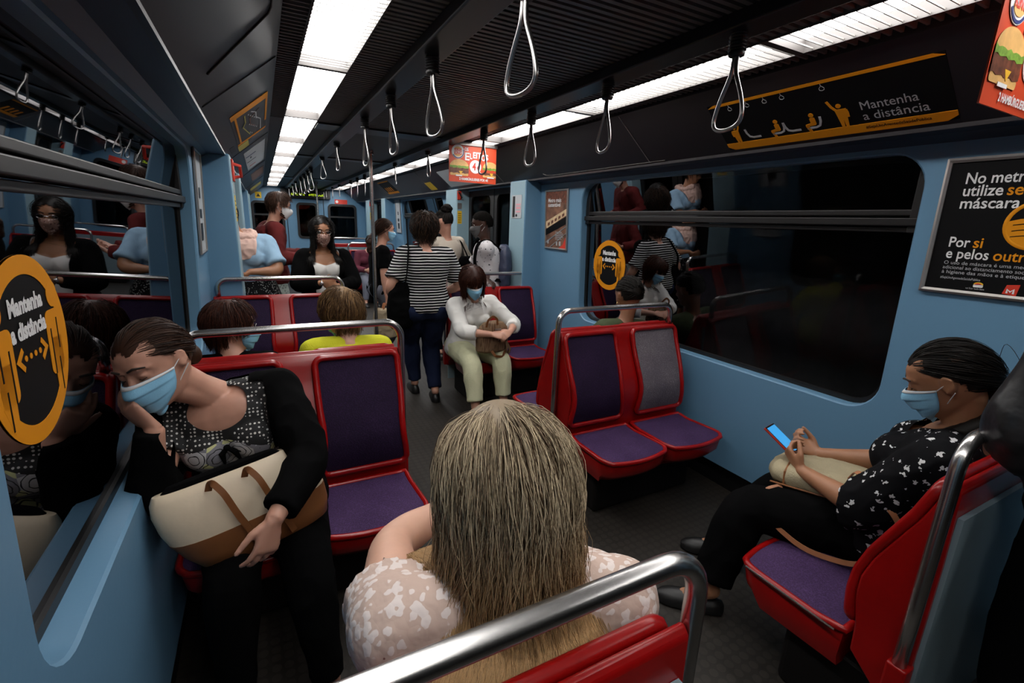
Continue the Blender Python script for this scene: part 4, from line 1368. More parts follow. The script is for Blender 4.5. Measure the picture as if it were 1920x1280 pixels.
def raw_hand(mb, w, d, n, side, s, curl=0.35, spread=0.16, thumb=0.5, len_=1.0):
    """palm and five fingers from wrist w; d hand direction, n palm normal, side +1 right / -1 left"""
    d = unit(d); n = unit(np.array(n, float) - d * np.dot(n, d))
    a = np.cross(d, n) * side          # towards the thumb
    L = 0.088 * s
    rings = []
    for t, hw, th in ((-.08, .022, .018), (.15, .027, .016), (.45, .035, .0145), (.8, .040, .0125), (1.02, .039, .011)):
        c = w + d * L * t
        rings.append([c + a * hw * s * math.cos(q) * (1 if True else 1) + n * th * s * math.sin(q) for q in np.linspace(0, 2 * PI, 14, endpoint=False)])
    mb.loft(rings, True, True)
    fl = [(.029, .070, .0088), (.010, .078, .0092), (-.010, .072, .0088), (-.028, .056, .0078)]
    for i, (off, ln, r) in enumerate(fl):
        base = w + d * L * (0.93 - 0.03 * abs(i - 1)) + a * off * s
        dirv = unit(d + a * spread * (off / .03))
        ax_ = dirv
        pts = [base - dirv * 0.012 * s, base]
        c = curl * (1 + 0.12 * i)
        ang = 0.0
        p = base
        for k, fr in enumerate((.45, .31, .24)):
            ang += c * (1.0, 1.15, 0.8)[k]
            v = dirv * math.cos(ang) + n * math.sin(ang)
            p = p + v * ln * fr * s * len_
            pts.append(p)
        mb.capsule(pts, [r * 1.08 * s, r * s, r * .95 * s, r * .88 * s, r * .74 * s], 9)
    b = w + d * L * .18 + a * .022 * s + n * .006 * s
    v1 = unit(a * (1.0 - .35 * thumb) + d * .75 + n * .45 * thumb); v2 = unit(d * .9 + a * (.55 - .6 * thumb) + n * .5 * thumb)
    pts = [b - v1 * .01 * s, b + v1 * .032 * s, b + v1 * .036 * s + v2 * .030 * s, b + v1 * .036 * s + v2 * .054 * s]
    mb.capsule(pts, [.0135 * s, .0118 * s, .0098 * s, .0078 * s], 9)

class Human:
    def __init__(self, label, base, s=0.95, pelvis=None, neck=None, yaw=0.0, syaw=None, head=None, hdir=(0, 0, 0), skin='light',
                 arms=None, legs=None, bulk=1.0, bust=1.0, voxel=0.009, feet=True, lids=0.0, sh_tilt=0.0, group=None, hs=None, finger_voxel=None, shw=1.0):
        self.s, self.bulk, self.bust = s, bulk, bust
        self.hs = hs or s
        self.root = empty('person', base, label, 'person', group)
        self.P = np.array(pelvis, float); self.Nk = np.array(neck, float)
        self.F = frame(yaw); self.S = frame(yaw if syaw is None else syaw, 0, sh_tilt)
        self.hc = np.array(head, float); self.Hm = frame(*hdir)
        self.skin = SK[skin]
        up = unit(self.Nk - self.P)
        self.up = up
        sr = unit(self.S[0] - up * np.dot(self.S[0], up) * 0.8)
        self.sr = sr
        self.sf = unit(np.cross(up, sr)) * -1
        if np.dot(self.sf, self.S[1]) < 0: self.sf = -self.sf
        self.pr = self.F[0]; self.pf = self.F[1]
        self.sh = {q: self.Nk - up * 0.055 * s + sr * q * 0.158 * s * bulk ** .5 * shw for q in (-1, 1)}
        self.hip = {q: self.P + self.pr * q * 0.088 * s * bulk ** .5 for q in (-1, 1)}
        self.el, self.wr, self.hd = {}, {}, {}
        arms = arms or {}
        for q in (-1, 1):
            a = arms.get(q) or dict(hand=self.sh[q] - V3(0, 0, .52 * s) + self.pf * .06)
            e, w = ik(self.sh[q], a['hand'], .275 * s, .235 * s, a.get('hint', -self.pf * .5 + self.sr * q * .6 - V3(0, 0, .4)))
            self.el[q], self.wr[q] = e, w
            self.hd[q] = (a.get('dir', w - e), a.get('palm', -self.sr * q), a.get('curl', .35), a.get('spread', .12), a.get('thumb', .4))
        self.kn, self.an, self.td = {}, {}, {}
        legs = legs or {}
        for q in (-1, 1):
            a = legs.get(q) or dict(foot=self.hip[q] + V3(0, 0, -1) * (self.hip[q][2] - .085))
            k, f = ik(self.hip[q], a['foot'], .40 * s, .385 * s, a.get('hint', self.pf + V3(0, 0, .3)))
            self.kn[q], self.an[q] = k, f
            self.td[q] = unit(a.get('toe', self.pf * V3(1, 1, 0)))
        self.voxel = voxel
        mb = MB()
        self.torso(mb, 0.0)
        for q in (-1, 1):
            self.arm(mb, q, 0.0, 1.0)
            self.leg(mb, q, 0.0, 1.0)
            d, n, c, sp, th = self.hd[q]
            raw_hand(mb, self.wr[q], d, n, q, s * .98, c, sp, th)
            t = self.td[q]
            mb.capsule([self.an[q] - t * .02 * s + V3(0, 0, .0), self.an[q] + t * .07 * s - V3(0, 0, .047) * s, self.an[q] + t * .14 * s - V3(0, 0, .066) * s], [.034 * s, .027 * s, .015 * s], 10)
        nb = self.Nk - up * .03 * s
        hb = self.hc + (V3(0, -.022, -.06) * self.hs) @ self.Hm
        mb.capsule([nb, (nb + hb) / 2, hb], [.058 * s, .047 * s, .050 * s], 16)
        hb2 = self.hc + (V3(0, .02, -.075) * self.hs) @ self.Hm
        mb.capsule([nb + self.sf * .015, (nb + hb2) / 2, hb2], [.04 * s, .036 * s, .036 * s], 12)
        raw_head(mb, self.Hm, self.hc, self.hs, True, lids)
        self.body = remesh('body', mb, self.skin, self.root, voxel, 3)
    def torso(self, mb, infl, t0=-0.14, t1=1.0, wf=1.0, flare=0.0, bust=None):
        s = self.s
        T = np.array([-.16, -.08, .0, .12, .25, .40, .55, .70, .82, .90, .96, 1.0])
        W = np.array([.150, .172, .182, .172, .150, .136, .140, .152, .158, .150, .110, .060]) * self.bulk ** .8
        D = np.array([.090, .110, .122, .120, .108, .098, .100, .108, .102, .088, .070, .052]) * self.bulk
        L = np.linalg.norm(self.Nk - self.P)
        rings = []
        for t in np.linspace(t0, t1, 34):
            k = np.clip(t, 0, 1)
            c = self.P + (self.Nk - self.P) * t - (self.sf + self.pf) * .5 * .018 * s * math.sin(PI * k)
            r = unit(self.pr * (1 - k) + self.sr * k); f = unit(self.pf * (1 - k) + self.sf * k)
            up = self.up
            f = unit(f - up * np.dot(f, up) * k)
            fl = flare * np.clip((0.35 - t) / .5, 0, 1)
            w = np.interp(t, T, W) * s * wf + infl + fl; d = np.interp(t, T, D) * s + infl + fl
            ring = []
            for a in np.linspace(0, 2 * PI, 32, endpoint=False):
                ca, sa = math.cos(a), math.sin(a)
                e = 2 / 2.4
                ring.append(c + r * w * abs(ca) ** e * np.sign(ca) + f * d * abs(sa) ** e * np.sign(sa))
            rings.append(ring)
        mb.loft(rings, True, True)
        b = self.bust if bust is None else bust
        if b > 0.2 and t1 > .75:
            for q in (-1, 1):
                c = self.P + (self.Nk - self.P) * .68 + self.sr * q * .070 * s + self.sf * .082 * s * self.bulk
                mb.ellipsoid(c, (.062 * s * b + infl, .050 * s * b + infl, .060 * s * b + infl), np.array([self.sr, self.sf, self.up]), 16, 10)
        if t1 > .9:
            for q in (-1, 1):
                mb.ellipsoid(self.sh[q], (.060 * s + infl,) * 3, None, 14, 9)
                mb.capsule([self.Nk - self.up * .035 * s + self.sr * q * .05 * s, self.sh[q] + self.up * .008 * s], [.050 * s + infl * .8, .056 * s + infl], 12)
        if t0 < -.05:
            for q in (-1, 1):
                mb.ellipsoid(self.hip[q] - self.pf * .04 * s, (.095 * s * self.bulk + infl, .10 * s * self.bulk + infl, .095 * s + infl), np.array([self.pr, self.pf, V3(0, 0, 1)]), 16, 10)
    def limb(self, mb, pts, radii, infl, frac, flare=0.0, n=16):
        P = [np.array(p, float) for p in pts]
        seg = [0]
        for i in range(1, len(P)): seg.append(seg[-1] + np.linalg.norm(P[i] - P[i - 1]))
        tot = seg[-1]
        K = 26
        A, R = [], []
        rp, rr = zip(*radii)
        for t in np.linspace(0, frac, K):
            d = t * tot
            x = np.array([np.interp(d, seg, [p[k] for p in P]) for k in range(3)])
            A.append(x); R.append(np.interp(t, rp, rr) + infl + flare * max(0.0, t / max(frac, 1e-6)) ** 3)
        A = np.array(A)
        for _ in range(4):
            A[1:-1] = (A[:-2] + 2 * A[1:-1] + A[2:]) / 4
        mb.tube(A, R, n, True)
    def arm(self, mb, q, infl, frac, flare=0.0):
        s, b = self.s, self.bulk ** .6
        self.limb(mb, [self.sh[q], self.el[q], self.wr[q]], [(0, .055 * s * b), (.2, .050 * s * b), (.42, .043 * s * b), (.54, .038 * s * b), (.66, .039 * s * b), (.85, .030 * s), (1, .0245 * s)], infl, frac, flare)
    def leg(self, mb, q, infl, frac, flare=0.0):
        s, b = self.s, self.bulk ** .7
        self.limb(mb, [self.hip[q], self.kn[q], self.an[q]], [(0, .092 * s * b), (.2, .084 * s * b), (.44, .062 * s * b), (.52, .057 * s * b), (.66, .056 * s * b), (.85, .040 * s), (1, .034 * s)], infl, frac, flare, 18)
    # ---- clothes
    def shirt(self, name, m, infl=.010, sleeve=.40, t0=-.12, t1=.97, flare=0.0, fold=.004, cut=None, voxel=None, sl_flare=.008, sl_infl=None, fscale=14, smooth=4, bust=None, wf=1.0, legs=0.0):
        mb = MB()
        self.torso(mb, infl, t0, t1, wf, flare, bust)
        for q in (-1, 1):
            f = sleeve[q] if isinstance(sleeve, dict) else sleeve
            if f: self.arm(mb, q, (infl if sl_infl is None else sl_infl), f, sl_flare)
            if legs: self.leg(mb, q, infl + .006, legs)
        return remesh(name, mb, m, self.root, voxel or self.voxel, smooth, fold, fscale, (1, 1, .55), cut)
    def trousers(self, m, infl=.010, frac=.97, flare=0.0, top=.12, fold=.004, voxel=None, name='trousers'):
        mb = MB()
        self.torso(mb, infl, -.16, top, 1.0, 0.0, 0)
        for q in (-1, 1): self.leg(mb, q, infl, frac, flare)
        return remesh(name, mb, m, self.root, voxel or self.voxel, 4, fold, 12, (1, 1, .7))
    def shoes(self, m, name='shoe', low=False, h=.0):
        s = self.s
        out = []
        for q in (-1, 1):
            t = self.td[q]; r = np.cross(t, V3(0, 0, 1))
            a = self.an[q] - V3(0, 0, self.an[q][2] - max(0.0, self.an[q][2] - .085 * s))
            base = self.an[q] - V3(0, 0, .085 * s)
            rings = []
            for x, w, hh in ((-.075, .012, .03), (-.066, .028, .055 if not low else .045), (-.03, .036, .075 if not low else .05), (.03, .039, .080 if not low else .046), (.08, .043, .064 if not low else .058), (.13, .045, .050), (.165, .037, .038), (.188, .016, .022)):
                c = base + t * x * s
                ring = []
                for a_ in np.linspace(0, 2 * PI, 14, endpoint=False):
                    yy = math.cos(a_) * w * s * 1.05; zz = max(-.0, math.sin(a_)) * hh * s + min(0, math.sin(a_)) * .002
                    ring.append(c + r * yy + V3(0, 0, 1) * zz)
                rings.append(ring)
            mb = MB(); mb.loft(rings, True, True)
            o = build(name, mb, m, self.root, angle=50)
            out.append(o)
        return out
    def loc(self, p):
        return self.hc + (np.asarray(p, float) * self.hs) @ self.Hm
    def mask(self, m, band=None, pleats=3, loops=True, low=0.0, m2=None):
        g = []
        for u in np.linspace(-1, 1, 25):
            col = []
            for v in np.linspace(0, 1, 37):
                z = -.006 - v * .116
                if v > .82: z += (v - .82) * .06 * 0
                th = u * 1.30
                p = head_pt(th, max(z, -.112))
                p[2] = z - .006 * (1 - u * u) * v + (abs(u) ** 2) * (.004 - .012 * (v < .5) * 0 + .020 * (v - .35))
                out = np.array([p[0], p[1], 0]); out /= np.linalg.norm(out) + 1e-9
                nose = .026 * math.exp(-(u / .32) ** 2) * math.exp(-((v - .20) / .34) ** 2)
                p += out * (.006 + .010 * (1 - u * u) * math.sin(PI * min(1, v * 1.02)) ** .6)
                p[1] += nose
                pl = .0042 * (1 if pleats else 0) * (1 - u ** 4) * ((((v * .9 + .02) * (pleats + 1)) % 1.0) - .5)
                p[1] += pl * 1.6
                col.append(self.loc(p))
            g.append(col)
        G = np.array(g)
        mb = MB(); mb.grid(G)
        o = build('face_mask', mb, m, self.root, angle=180, solid=.0016)
        if band is not None:
            nn = (G[:, :2] - self.hc); nn = nn / np.linalg.norm(nn, axis=2)[..., None]
            g2 = np.stack([G[:, 0] + nn[:, 0] * .0016, G[:, 1] + (G[:, 1] - G[:, 0]) * 1.0 + nn[:, 1] * .0016], 1)
            mb = MB(); mb.grid(g2); build('nose_band', mb, band, o, angle=180, solid=.001)
        if loops:
            for i, q in ((0, -1), (-1, 1)):
                ear = self.loc((q * .086, -.018, .016)); ear2 = self.loc((q * .084, -.014, -.024))
                mb = MB()
                mb.tube([G[i, 1], (G[i, 1] + ear) / 2 + (self.Hm[0] * q) * .002, ear], .0013, 5)
                mb.tube([G[i, -2], (G[i, -2] + ear2) / 2 + (self.Hm[0] * q) * .002, ear2], .0013, 5)
                build('ear_loop', mb, M['loop'], o)
        return o
    def eyes(self, closed=False):
        for q in (-1, 1):
            if not closed:
                c = self.loc((q * .031, .0765, .006))
                mb = MB(); mb.ellipsoid(c, (.0115 * self.hs,) * 3, self.Hm, 14, 10)
                e = build('eye', mb, M['eye_white'], self.root, angle=180)
                mb = MB(); c2 = self.loc((q * .031, .0765 + .0092, .005)); mb.ellipsoid(c2, (.0056 * self.hs, .0030 * self.hs, .0056 * self.hs), self.Hm, 12, 8)
                build('iris', mb, M['iris'], e, angle=180)
            else:
                mb = MB(); mb.capsule([self.loc((q * .019, .0855, .0015)), self.loc((q * .031, .0900, -.0035)), self.loc((q * .044, .0840, .0005))], [.0010, .0014, .0008], 6)
                build('eyelashes', mb, M['brow'], self.root)
            mb = MB()
            mb.capsule([self.loc((q * .014, .097, .030)), self.loc((q * .032, .0955, .036)), self.loc((q * .052, .079, .029))], [.0030 * self.hs, .0036 * self.hs, .0018 * self.hs], 7)
            build('eyebrow', mb, M['brow'], self.root)
    def glasses(self, m=None):
        mb = MB()
        for q in (-1, 1):
            mb.tube([self.loc((q * .033 + .024 * math.cos(t), .102 - .012 * (math.cos(t) * q > 0) * abs(math.cos(t)), .004 + .017 * math.sin(t))) for t in np.linspace(0, 2 * PI, 22, endpoint=False)], .0016, 6, loop=True)
            mb.tube([self.loc((q * .057, .092, .008)), self.loc((q * .078, .05, .010)), self.loc((q * .084, -.01, .010))], .0016, 6)
        mb.tube([self.loc((-.010, .103, .008)), self.loc((0, .106, .011)), self.loc((.010, .103, .008))], .0016, 6)
        build('spectacles', mb, m or M['lens'], self.root)
    # ---- hair
    def hair(self, m, n=700, length=.12, seg=12, r=.0016, crown=(0, -.35, .94), hairline=.30, drop=-.02, vol=.010, wave=.004, curl=0.0, side_len=None, fringe=False, down=None, name='hair', avoid=None, seed=1, cap=True, cut_z=None, spread=.0, gather=None, ear=.0, part=None, clear=.0, front=False, clump=0, cl=.6):
        rng = np.random.RandomState(seed)
        s = self.hs
        c0 = V3(0, -.006, .018); rad = V3(.077, .099, .099)
        crown = unit(np.array(crown, float))
        mb = MB()
        def ok(d):
            # scalp test: d unit direction, front face cut out
            if d[2] < -.55: return False
            if d[1] > 0.15:
                lim = hairline + .22 * max(0.0, 1 - abs(d[0]) / .55) * 0 + .0
                az = abs(d[0]) / (abs(d[1]) + abs(d[0]) + 1e-6)
                return d[2] > (hairline + .30 - .55 * az if not fringe else hairline + .30 - .55 * az)
            if abs(d[0]) > .72 and d[1] > -.25 and d[2] < .05 + ear: return False
            return True
        if cap:
            P = []
            nu, nv = 48, 26
            for i in range(nu):
                a = 2 * PI * i / nu
                col = []
                for j in range(nv):
                    th = PI * .72 * j / (nv - 1) + .001
                    d = V3(math.sin(th) * math.cos(a), math.sin(th) * math.sin(a), math.cos(th))
                    col.append((d, c0 + d * (rad + vol * .45)))
                P.append(col)
            vs, fs, ids = [], [], {}
            for i in range(nu):
                for j in range(nv - 1):
                    q = [(i, j), ((i + 1) % nu, j), ((i + 1) % nu, j + 1), (i, j + 1)]
                    if all(ok(P[a][b][0]) for a, b in q):
                        f = []
                        for k in q:
                            if k not in ids:
                                ids[k] = len(vs); vs.append(self.loc(P[k[0]][k[1]][1]))
                            f.append(ids[k])
                        fs.append(tuple(f))
            mb.add(vs, fs)
        g = V3(0, 0, -1)
        gl = self.Hm @ g          # gravity in head space
        cnt = 0; tries = 0
        strands = []; local = []; dirs = []
        while cnt < n and tries < n * 60:
            tries += 1
            d = rng.normal(size=3); d /= np.linalg.norm(d)
            if not ok(d): continue
            if front and not (d[1] > .45 and abs(d[0]) < .55 and d[2] < .9): continue
            cnt += 1
            t = d - crown
            L = length * (0.8 + .35 * rng.rand())
            if side_len is not None and d[2] < .1: L = side_len * (0.8 + .35 * rng.rand())
            st = L / seg
            p = c0 + d * rad * 1.0
            lay = vol * (.35 + .75 * rng.rand())
            pts = [p]
            ph = rng.rand() * 6.28; ph2 = rng.rand() * 6.28
            tang = t - d * np.dot(t, d)
            if np.linalg.norm(tang) < 1e-3: tang = rng.normal(size=3)
            v = unit(tang)
            if part is not None:
                sg = 1.0 if d[0] > part else -1.0
                v = V3(sg * .9, -.35, .1) - d * np.dot(d, V3(sg * .9, -.35, .1)); v = unit(v)
            if gather is not None:
                v = np.array(gather, float) - p; v = unit(v - d * np.dot(v, d) * 1.0)
            wsd = rng.normal(size=3) * .10
            for k in range(seg):
                rel = (p - c0) / (rad + lay)
                nr = np.linalg.norm(rel)
                nrm = unit((p - c0) / (rad + lay) ** 2)
                onhead = (p[2] > drop) or nr < 1.0
                fall = (0.10 if gather is None else 0.0) if p[2] > drop + .03 else (.42 if gather is None else .05)
                v = unit(v * (1 - fall) + gl * fall + wsd * .3)
                if gather is not None:
                    gg = np.array(gather, float) - p
                    if np.linalg.norm(gg) < .045 and k > 2: break
                    v = unit(v * .75 + unit(gg) * .35)
                    if np.linalg.norm(gg) < .03: break
                if onhead:
                    v = unit(v - nrm * min(0.0, np.dot(v, nrm)) * 1.0 - nrm * max(0, np.dot(v, nrm)) * .6)
                p = p + v * st
                rel = (p - c0) / (rad + lay * min(1.0, (k + 1) / 3))
                nr = np.linalg.norm(rel)
                if nr > 1.05 and p[2] > drop + .02 and gather is None: p = c0 + (p - c0) * (1.05 / nr)
                if nr < 1.0: p = c0 + rel / nr * (rad + lay * min(1.0, (k + 1) / 3))
                w = wave * (k / seg) + curl * min(1.0, k / 3)
                q = p + V3(math.sin(k * .9 + ph), math.cos(k * .8 + ph2), .3 * math.sin(k * 1.1 + ph2)) * w
                if spread: q = q + V3(rel[0], rel[1], 0) * spread * (k / seg)
                if clear and q[1] > .0 and q[2] < clear and abs(q[0]) < .074:
                    k2 = min(1.0, (clear - q[2]) / .03)
                    q = q.copy(); q[0] = (1 if q[0] > 0 else -1) * (abs(q[0]) * (1 - k2) + .077 * k2); q[1] = q[1] * (1 - .35 * k2)
                pts.append(q)
            if clear and any(q[1] > .05 and abs(q[0]) < .060 and q[2] < clear for q in pts[2:]): continue
            if gather is not None and max(np.linalg.norm(q - c0) for q in pts) > .165: continue
            local.append(np.array(pts)); dirs.append(d)
        if clump and local:
            G = [i for i in rng.choice(len(local), clump, replace=False) if len(local[i]) == seg + 1]
            GD = np.array([dirs[i] for i in G])
            out = []
            for P_, d in zip(local, dirs):
                if len(P_) == seg + 1:
                    g_ = local[G[int(np.argmax(GD @ d))]]
                    w = cl * (np.linspace(0, 1, seg + 1) ** .7)[:, None]
                    off = rng.normal(size=3) * .006
                    P_ = P_ * (1 - w) + (g_ + off) * w
                out.append(P_)
            local = out
        for pts in local:
            W = np.array([self.loc(q) for q in pts])
            if avoid is not None: W = avoid(W)
            if cut_z is not None:
                zc = cut_z + .03 * rng.randn()
                keep = W[:, 2] > zc
                k = max(4, int(np.argmin(keep)) if not keep.all() else len(W))
                W = W[:k]
            if len(W) > 3: strands.append(W)
        for W in strands:
            k = len(W)
            rr = r * s * (0.75 + .5 * rng.rand()) * np.array([.7 + .3 * min(1, i / 2) if i < k * .6 else max(.12, 1 - ((i - k * .6) / (k * .4)) ** 1.5 * .9) for i in range(k)])
            mb.tube(W, rr, 3, False, phase=rng.rand() * 6)
        return build(name, mb, m, self.root, angle=180)
# ------------------------------------------------------------------ printed fabrics
def stripes_mat():
    m, nt, b = new_mat('striped_jersey')
    tc = N(nt, 'ShaderNodeTexCoord'); sx = N(nt, 'ShaderNodeSeparateXYZ')
    nz = N(nt, 'ShaderNodeTexNoise', Scale=5.0, Detail=2.0)
    nt.links.new(tc.outputs['Object'], nz.inputs['Vector'])
    nt.links.new(tc.outputs['Object'], sx.inputs[0])
    z = math_node(nt, 'ADD', sx.outputs['Z'], math_node(nt, 'MULTIPLY', nz.outputs['Fac'], 0.02))
    f = math_node(nt, 'FRACT', math_node(nt, 'MULTIPLY', z, 48.0))
    w = math_node(nt, 'LESS_THAN', f, 0.32)
    nt.links.new(mix_col(nt, w, (0.007, 0.007, 0.008), (0.62, 0.61, 0.60)), b.inputs['Base Color'])
    b.inputs['Roughness'].default_value = 0.9
    b.inputs['Specular IOR Level'].default_value = 0.1
    return m
def motif_mat(name, ground, ink, scale, thr, distort=6.0, ink2=None, detail_scale=None, stretch=(1, 1, 1), rough=0.85):
    """scattered small motifs: cells of a voronoi cut by noise"""
    m, nt, b = new_mat(name)
    v = obj_xyz(nt, stretch)
    vo = N(nt, 'ShaderNodeTexVoronoi', Scale=scale, Randomness=0.85)
    nt.links.new(v, vo.inputs['Vector'])
    n = N(nt, 'ShaderNodeTexNoise', Scale=scale * distort / 2, Detail=1.0)
    nt.links.new(v, n.inputs['Vector'])
    d = math_node(nt, 'ADD', vo.outputs['Distance'], math_node(nt, 'MULTIPLY', math_node(nt, 'SUBTRACT', n.outputs['Fac'], 0.5), 0.9))
    f = math_node(nt, 'LESS_THAN', d, thr)
    ink_c = ink
    if ink2 is not None:
        sep = N(nt, 'ShaderNodeSeparateColor')
        nt.links.new(vo.outputs['Color'], sep.inputs[0])
        ink_c = mix_col(nt, math_node(nt, 'GREATER_THAN', sep.outputs[0], 0.5), ink, ink2)
    nt.links.new(mix_col(nt, f, ground, ink_c), b.inputs['Base Color'])
    b.inputs['Roughness'].default_value = rough
    b.inputs['Specular IOR Level'].default_value = 0.12
    return m
def lace_mat():
    m, nt, b = new_mat('pink_lace')
    v = obj_xyz(nt)
    lf = N(nt, 'ShaderNodeTexVoronoi', Scale=58.0, Randomness=.95)
    wob = N(nt, 'ShaderNodeTexNoise', Scale=70.0, Detail=1.0)
    nt.links.new(v, lf.inputs['Vector']); nt.links.new(v, wob.inputs['Vector'])
    n = math_node(nt, 'ADD', lf.outputs['Distance'], math_node(nt, 'MULTIPLY', wob.outputs['Fac'], 1.3))
    r = N(nt, 'ShaderNodeValToRGB')
    r.color_ramp.elements[0].position = .95; r.color_ramp.elements[1].position = 1.0
    r.color_ramp.elements[0].color = (.68, .60, .565, 1); r.color_ramp.elements[1].color = (.52, .385, .32, 1)
    nt.links.new(math_node(nt, 'MULTIPLY', n, .92), r.inputs['Fac'])
    vo = N(nt, 'ShaderNodeTexVoronoi', Scale=22.0)
    nt.links.new(v, vo.inputs['Vector'])
    dot = math_node(nt, 'LESS_THAN', vo.outputs['Distance'], .045)
    nt.links.new(mix_col(nt, dot, r.outputs['Color'], (.22, .10, .08)), b.inputs['Base Color'])
    bp = N(nt, 'ShaderNodeBump', Strength=.4, Distance=-.003)
    nt.links.new(n, bp.inputs['Height']); nt.links.new(bp.outputs['Normal'], b.inputs['Normal'])
    b.inputs['Roughness'].default_value = .85
    return m
def floral_mat():
    """grey and white flowers with yellow petals, black dots near the neckline"""
    m, nt, b = new_mat('floral_blouse')
    v = obj_xyz(nt)
    vo = N(nt, 'ShaderNodeTexVoronoi', Scale=17.0, Randomness=.8)
    nt.links.new(v, vo.inputs['Vector'])
    n = N(nt, 'ShaderNodeTexNoise', Scale=40.0, Detail=1.0); nt.links.new(v, n.inputs['Vector'])
    d = math_node(nt, 'ADD', vo.outputs['Distance'], math_node(nt, 'MULTIPLY', n.outputs['Fac'], .28))
    ringf = math_node(nt, 'FRACT', math_node(nt, 'MULTIPLY', d, 4.2))
    line = math_node(nt, 'LESS_THAN', ringf, .17)
    sep = N(nt, 'ShaderNodeSeparateColor'); nt.links.new(vo.outputs['Color'], sep.inputs[0])
    petal = mix_col(nt, math_node(nt, 'GREATER_THAN', sep.outputs[1], .62), (.50, .50, .52), (.55, .56, .28))
    petal = mix_col(nt, math_node(nt, 'GREATER_THAN', sep.outputs[0], .60), petal, (.20, .20, .23))
    c = mix_col(nt, line, petal, (.012, .012, .014))
    # polka dot yoke above z
    sx = N(nt, 'ShaderNodeSeparateXYZ'); nt.links.new(v, sx.inputs[0])
    dz = N(nt, 'ShaderNodeTexVoronoi', Scale=88.0, Randomness=0.15); nt.links.new(v, dz.inputs['Vector'])
    dots = mix_col(nt, math_node(nt, 'LESS_THAN', dz.outputs['Distance'], .30), (.010, .010, .011), (.62, .61, .58))
    edge = math_node(nt, 'ADD', sx.outputs['Z'], math_node(nt, 'MULTIPLY', math_node(nt, 'SINE', math_node(nt, 'MULTIPLY', sx.outputs['X'], 26.0)), .012))
    top = math_node(nt, 'GREATER_THAN', edge, .762)
    nt.links.new(mix_col(nt, top, c, dots), b.inputs['Base Color'])
    b.inputs['Roughness'].default_value = .8
    return m
M['cropped_hair_far'] = mat('curly_black_hair', (.005, .004, .0035), .9, spec=.08)
M['stripes'] = stripes_mat()
M['lace'] = lace_mat()
M['floral'] = floral_mat()
M['leaf_print'] = motif_mat('black_leaf_print', (.004, .004, .005), (.62, .62, .62), 30.0, .20, 7.0)
M['bird_print'] = motif_mat('white_small_print', (.56, .54, .55), (.03, .03, .035), 32.0, .15, 4.0)
M['dot_print'] = motif_mat('black_dot_print', (.008, .008, .009), (.35, .36, .34), 70.0, .22, .5)
M['mask_print'] = motif_mat('brown_floral_mask', (.34, .20, .16), (.62, .48, .44), 75.0, .34, 3.0, (.12, .05, .05))
M['check_print'] = motif_mat('pale_check', (.36, .40, .37), (.18, .21, .19), 40.0, .3, .2)
M['white_knit'] = cloth('white_knit', (.70, .69, .66), weave=.06, vary=.03)
M['cream_trousers'] = cloth('pale_green_cream_cotton', (.56, .56, .37), vary=.06)
M['yellow_jacket'] = cloth('acid_yellow_cotton', (.50, .50, .025), vary=.10)
M['pale_blue'] = cloth('pale_blue_cotton', (.27, .42, .56), vary=.08)
M['peach'] = cloth('peach_scarf', (.66, .45, .38), vary=.08)
M['maroon'] = cloth('maroon_jacket', (.085, .010, .010), vary=.2)
M['plum'] = cloth('plum_jersey', (.11, .025, .04), vary=.2)
M['grey_jeans'] = cloth('grey_jeans', (.16, .17, .21), vary=.2)
M['cream_knit'] = cloth('cream_knit', (.46, .41, .34), vary=.08)
M['olive'] = cloth('olive_cotton', (.05, .065, .032), vary=.15)
M['navy_nylon'] = mat('navy_nylon', (.030, .038, .075), .5, bump=(30, .4))
M['tote_cream'] = mat('cream_faux_leather', (.60, .50, .36), .5, bump=(18, .15), vary=.06)
M['tote_brown'] = mat('brown_faux_leather', (.21, .078, .024), .45, bump=(18, .12), vary=.12)
M['tan_strap'] = mat('tan_leather_strap', (.40, .16, .07), .5, vary=.1, vscale=20)
M['beige_bag'] = cloth('beige_canvas', (.36, .31, .20), vary=.1)
M['brown_bag'] = motif_mat('ribbed_brown_bag', (.20, .125, .075), (.11, .06, .035), 30.0, .4, 3.0, stretch=(3, 1, .4), rough=.5)
M['straw'] = mat('pale_straw', (.32, .25, .16), .8, bump=(90, .4))
M['puffer'] = mat('black_nylon_jacket', (.012, .012, .013), .42, bump=(14, .7))
M['grey_hem'] = cloth('pale_grey_hem', (.40, .40, .41))
M['gold'] = mat('gold_earring', (.75, .55, .22), .25, metal=1.0)

def clear_torso(h, extra=.018):
    def f(W):
        W = np.array(W)
        L = np.linalg.norm(h.Nk - h.P)
        for i in range(len(W)):
            t = np.dot(W[i] - h.P, h.up) / L
            if t < 1.0:
                c = h.P + h.up * t * L
                v = W[i] - c
                x, y = np.dot(v, h.sr), np.dot(v, h.sf)
                k = min(1.0, max(.0, (1.0 - t) / .14))
                a, b_ = (.05 + .15 * k) * h.s * h.bulk + extra, (.045 + .062 * k) * h.s * h.bulk + extra
                r = math.sqrt((x / a) ** 2 + (y / b_) ** 2)
                if r < 1:
                    if r < 1e-3: y = -1e-3; r = math.sqrt((x / a) ** 2 + (y / b_) ** 2)
                    ny = -abs(y) if y < .02 else y
                    q = 1 / r
                    W[i] = c + h.sr * (x * (1 + (q - 1) * .25)) + h.sf * (np.sign(y) * b_ * math.sqrt(max(0.02, 1 - min(.98, (x * (1 + (q - 1) * .25) / a) ** 2)))) + h.up * 0
        return W
    return f

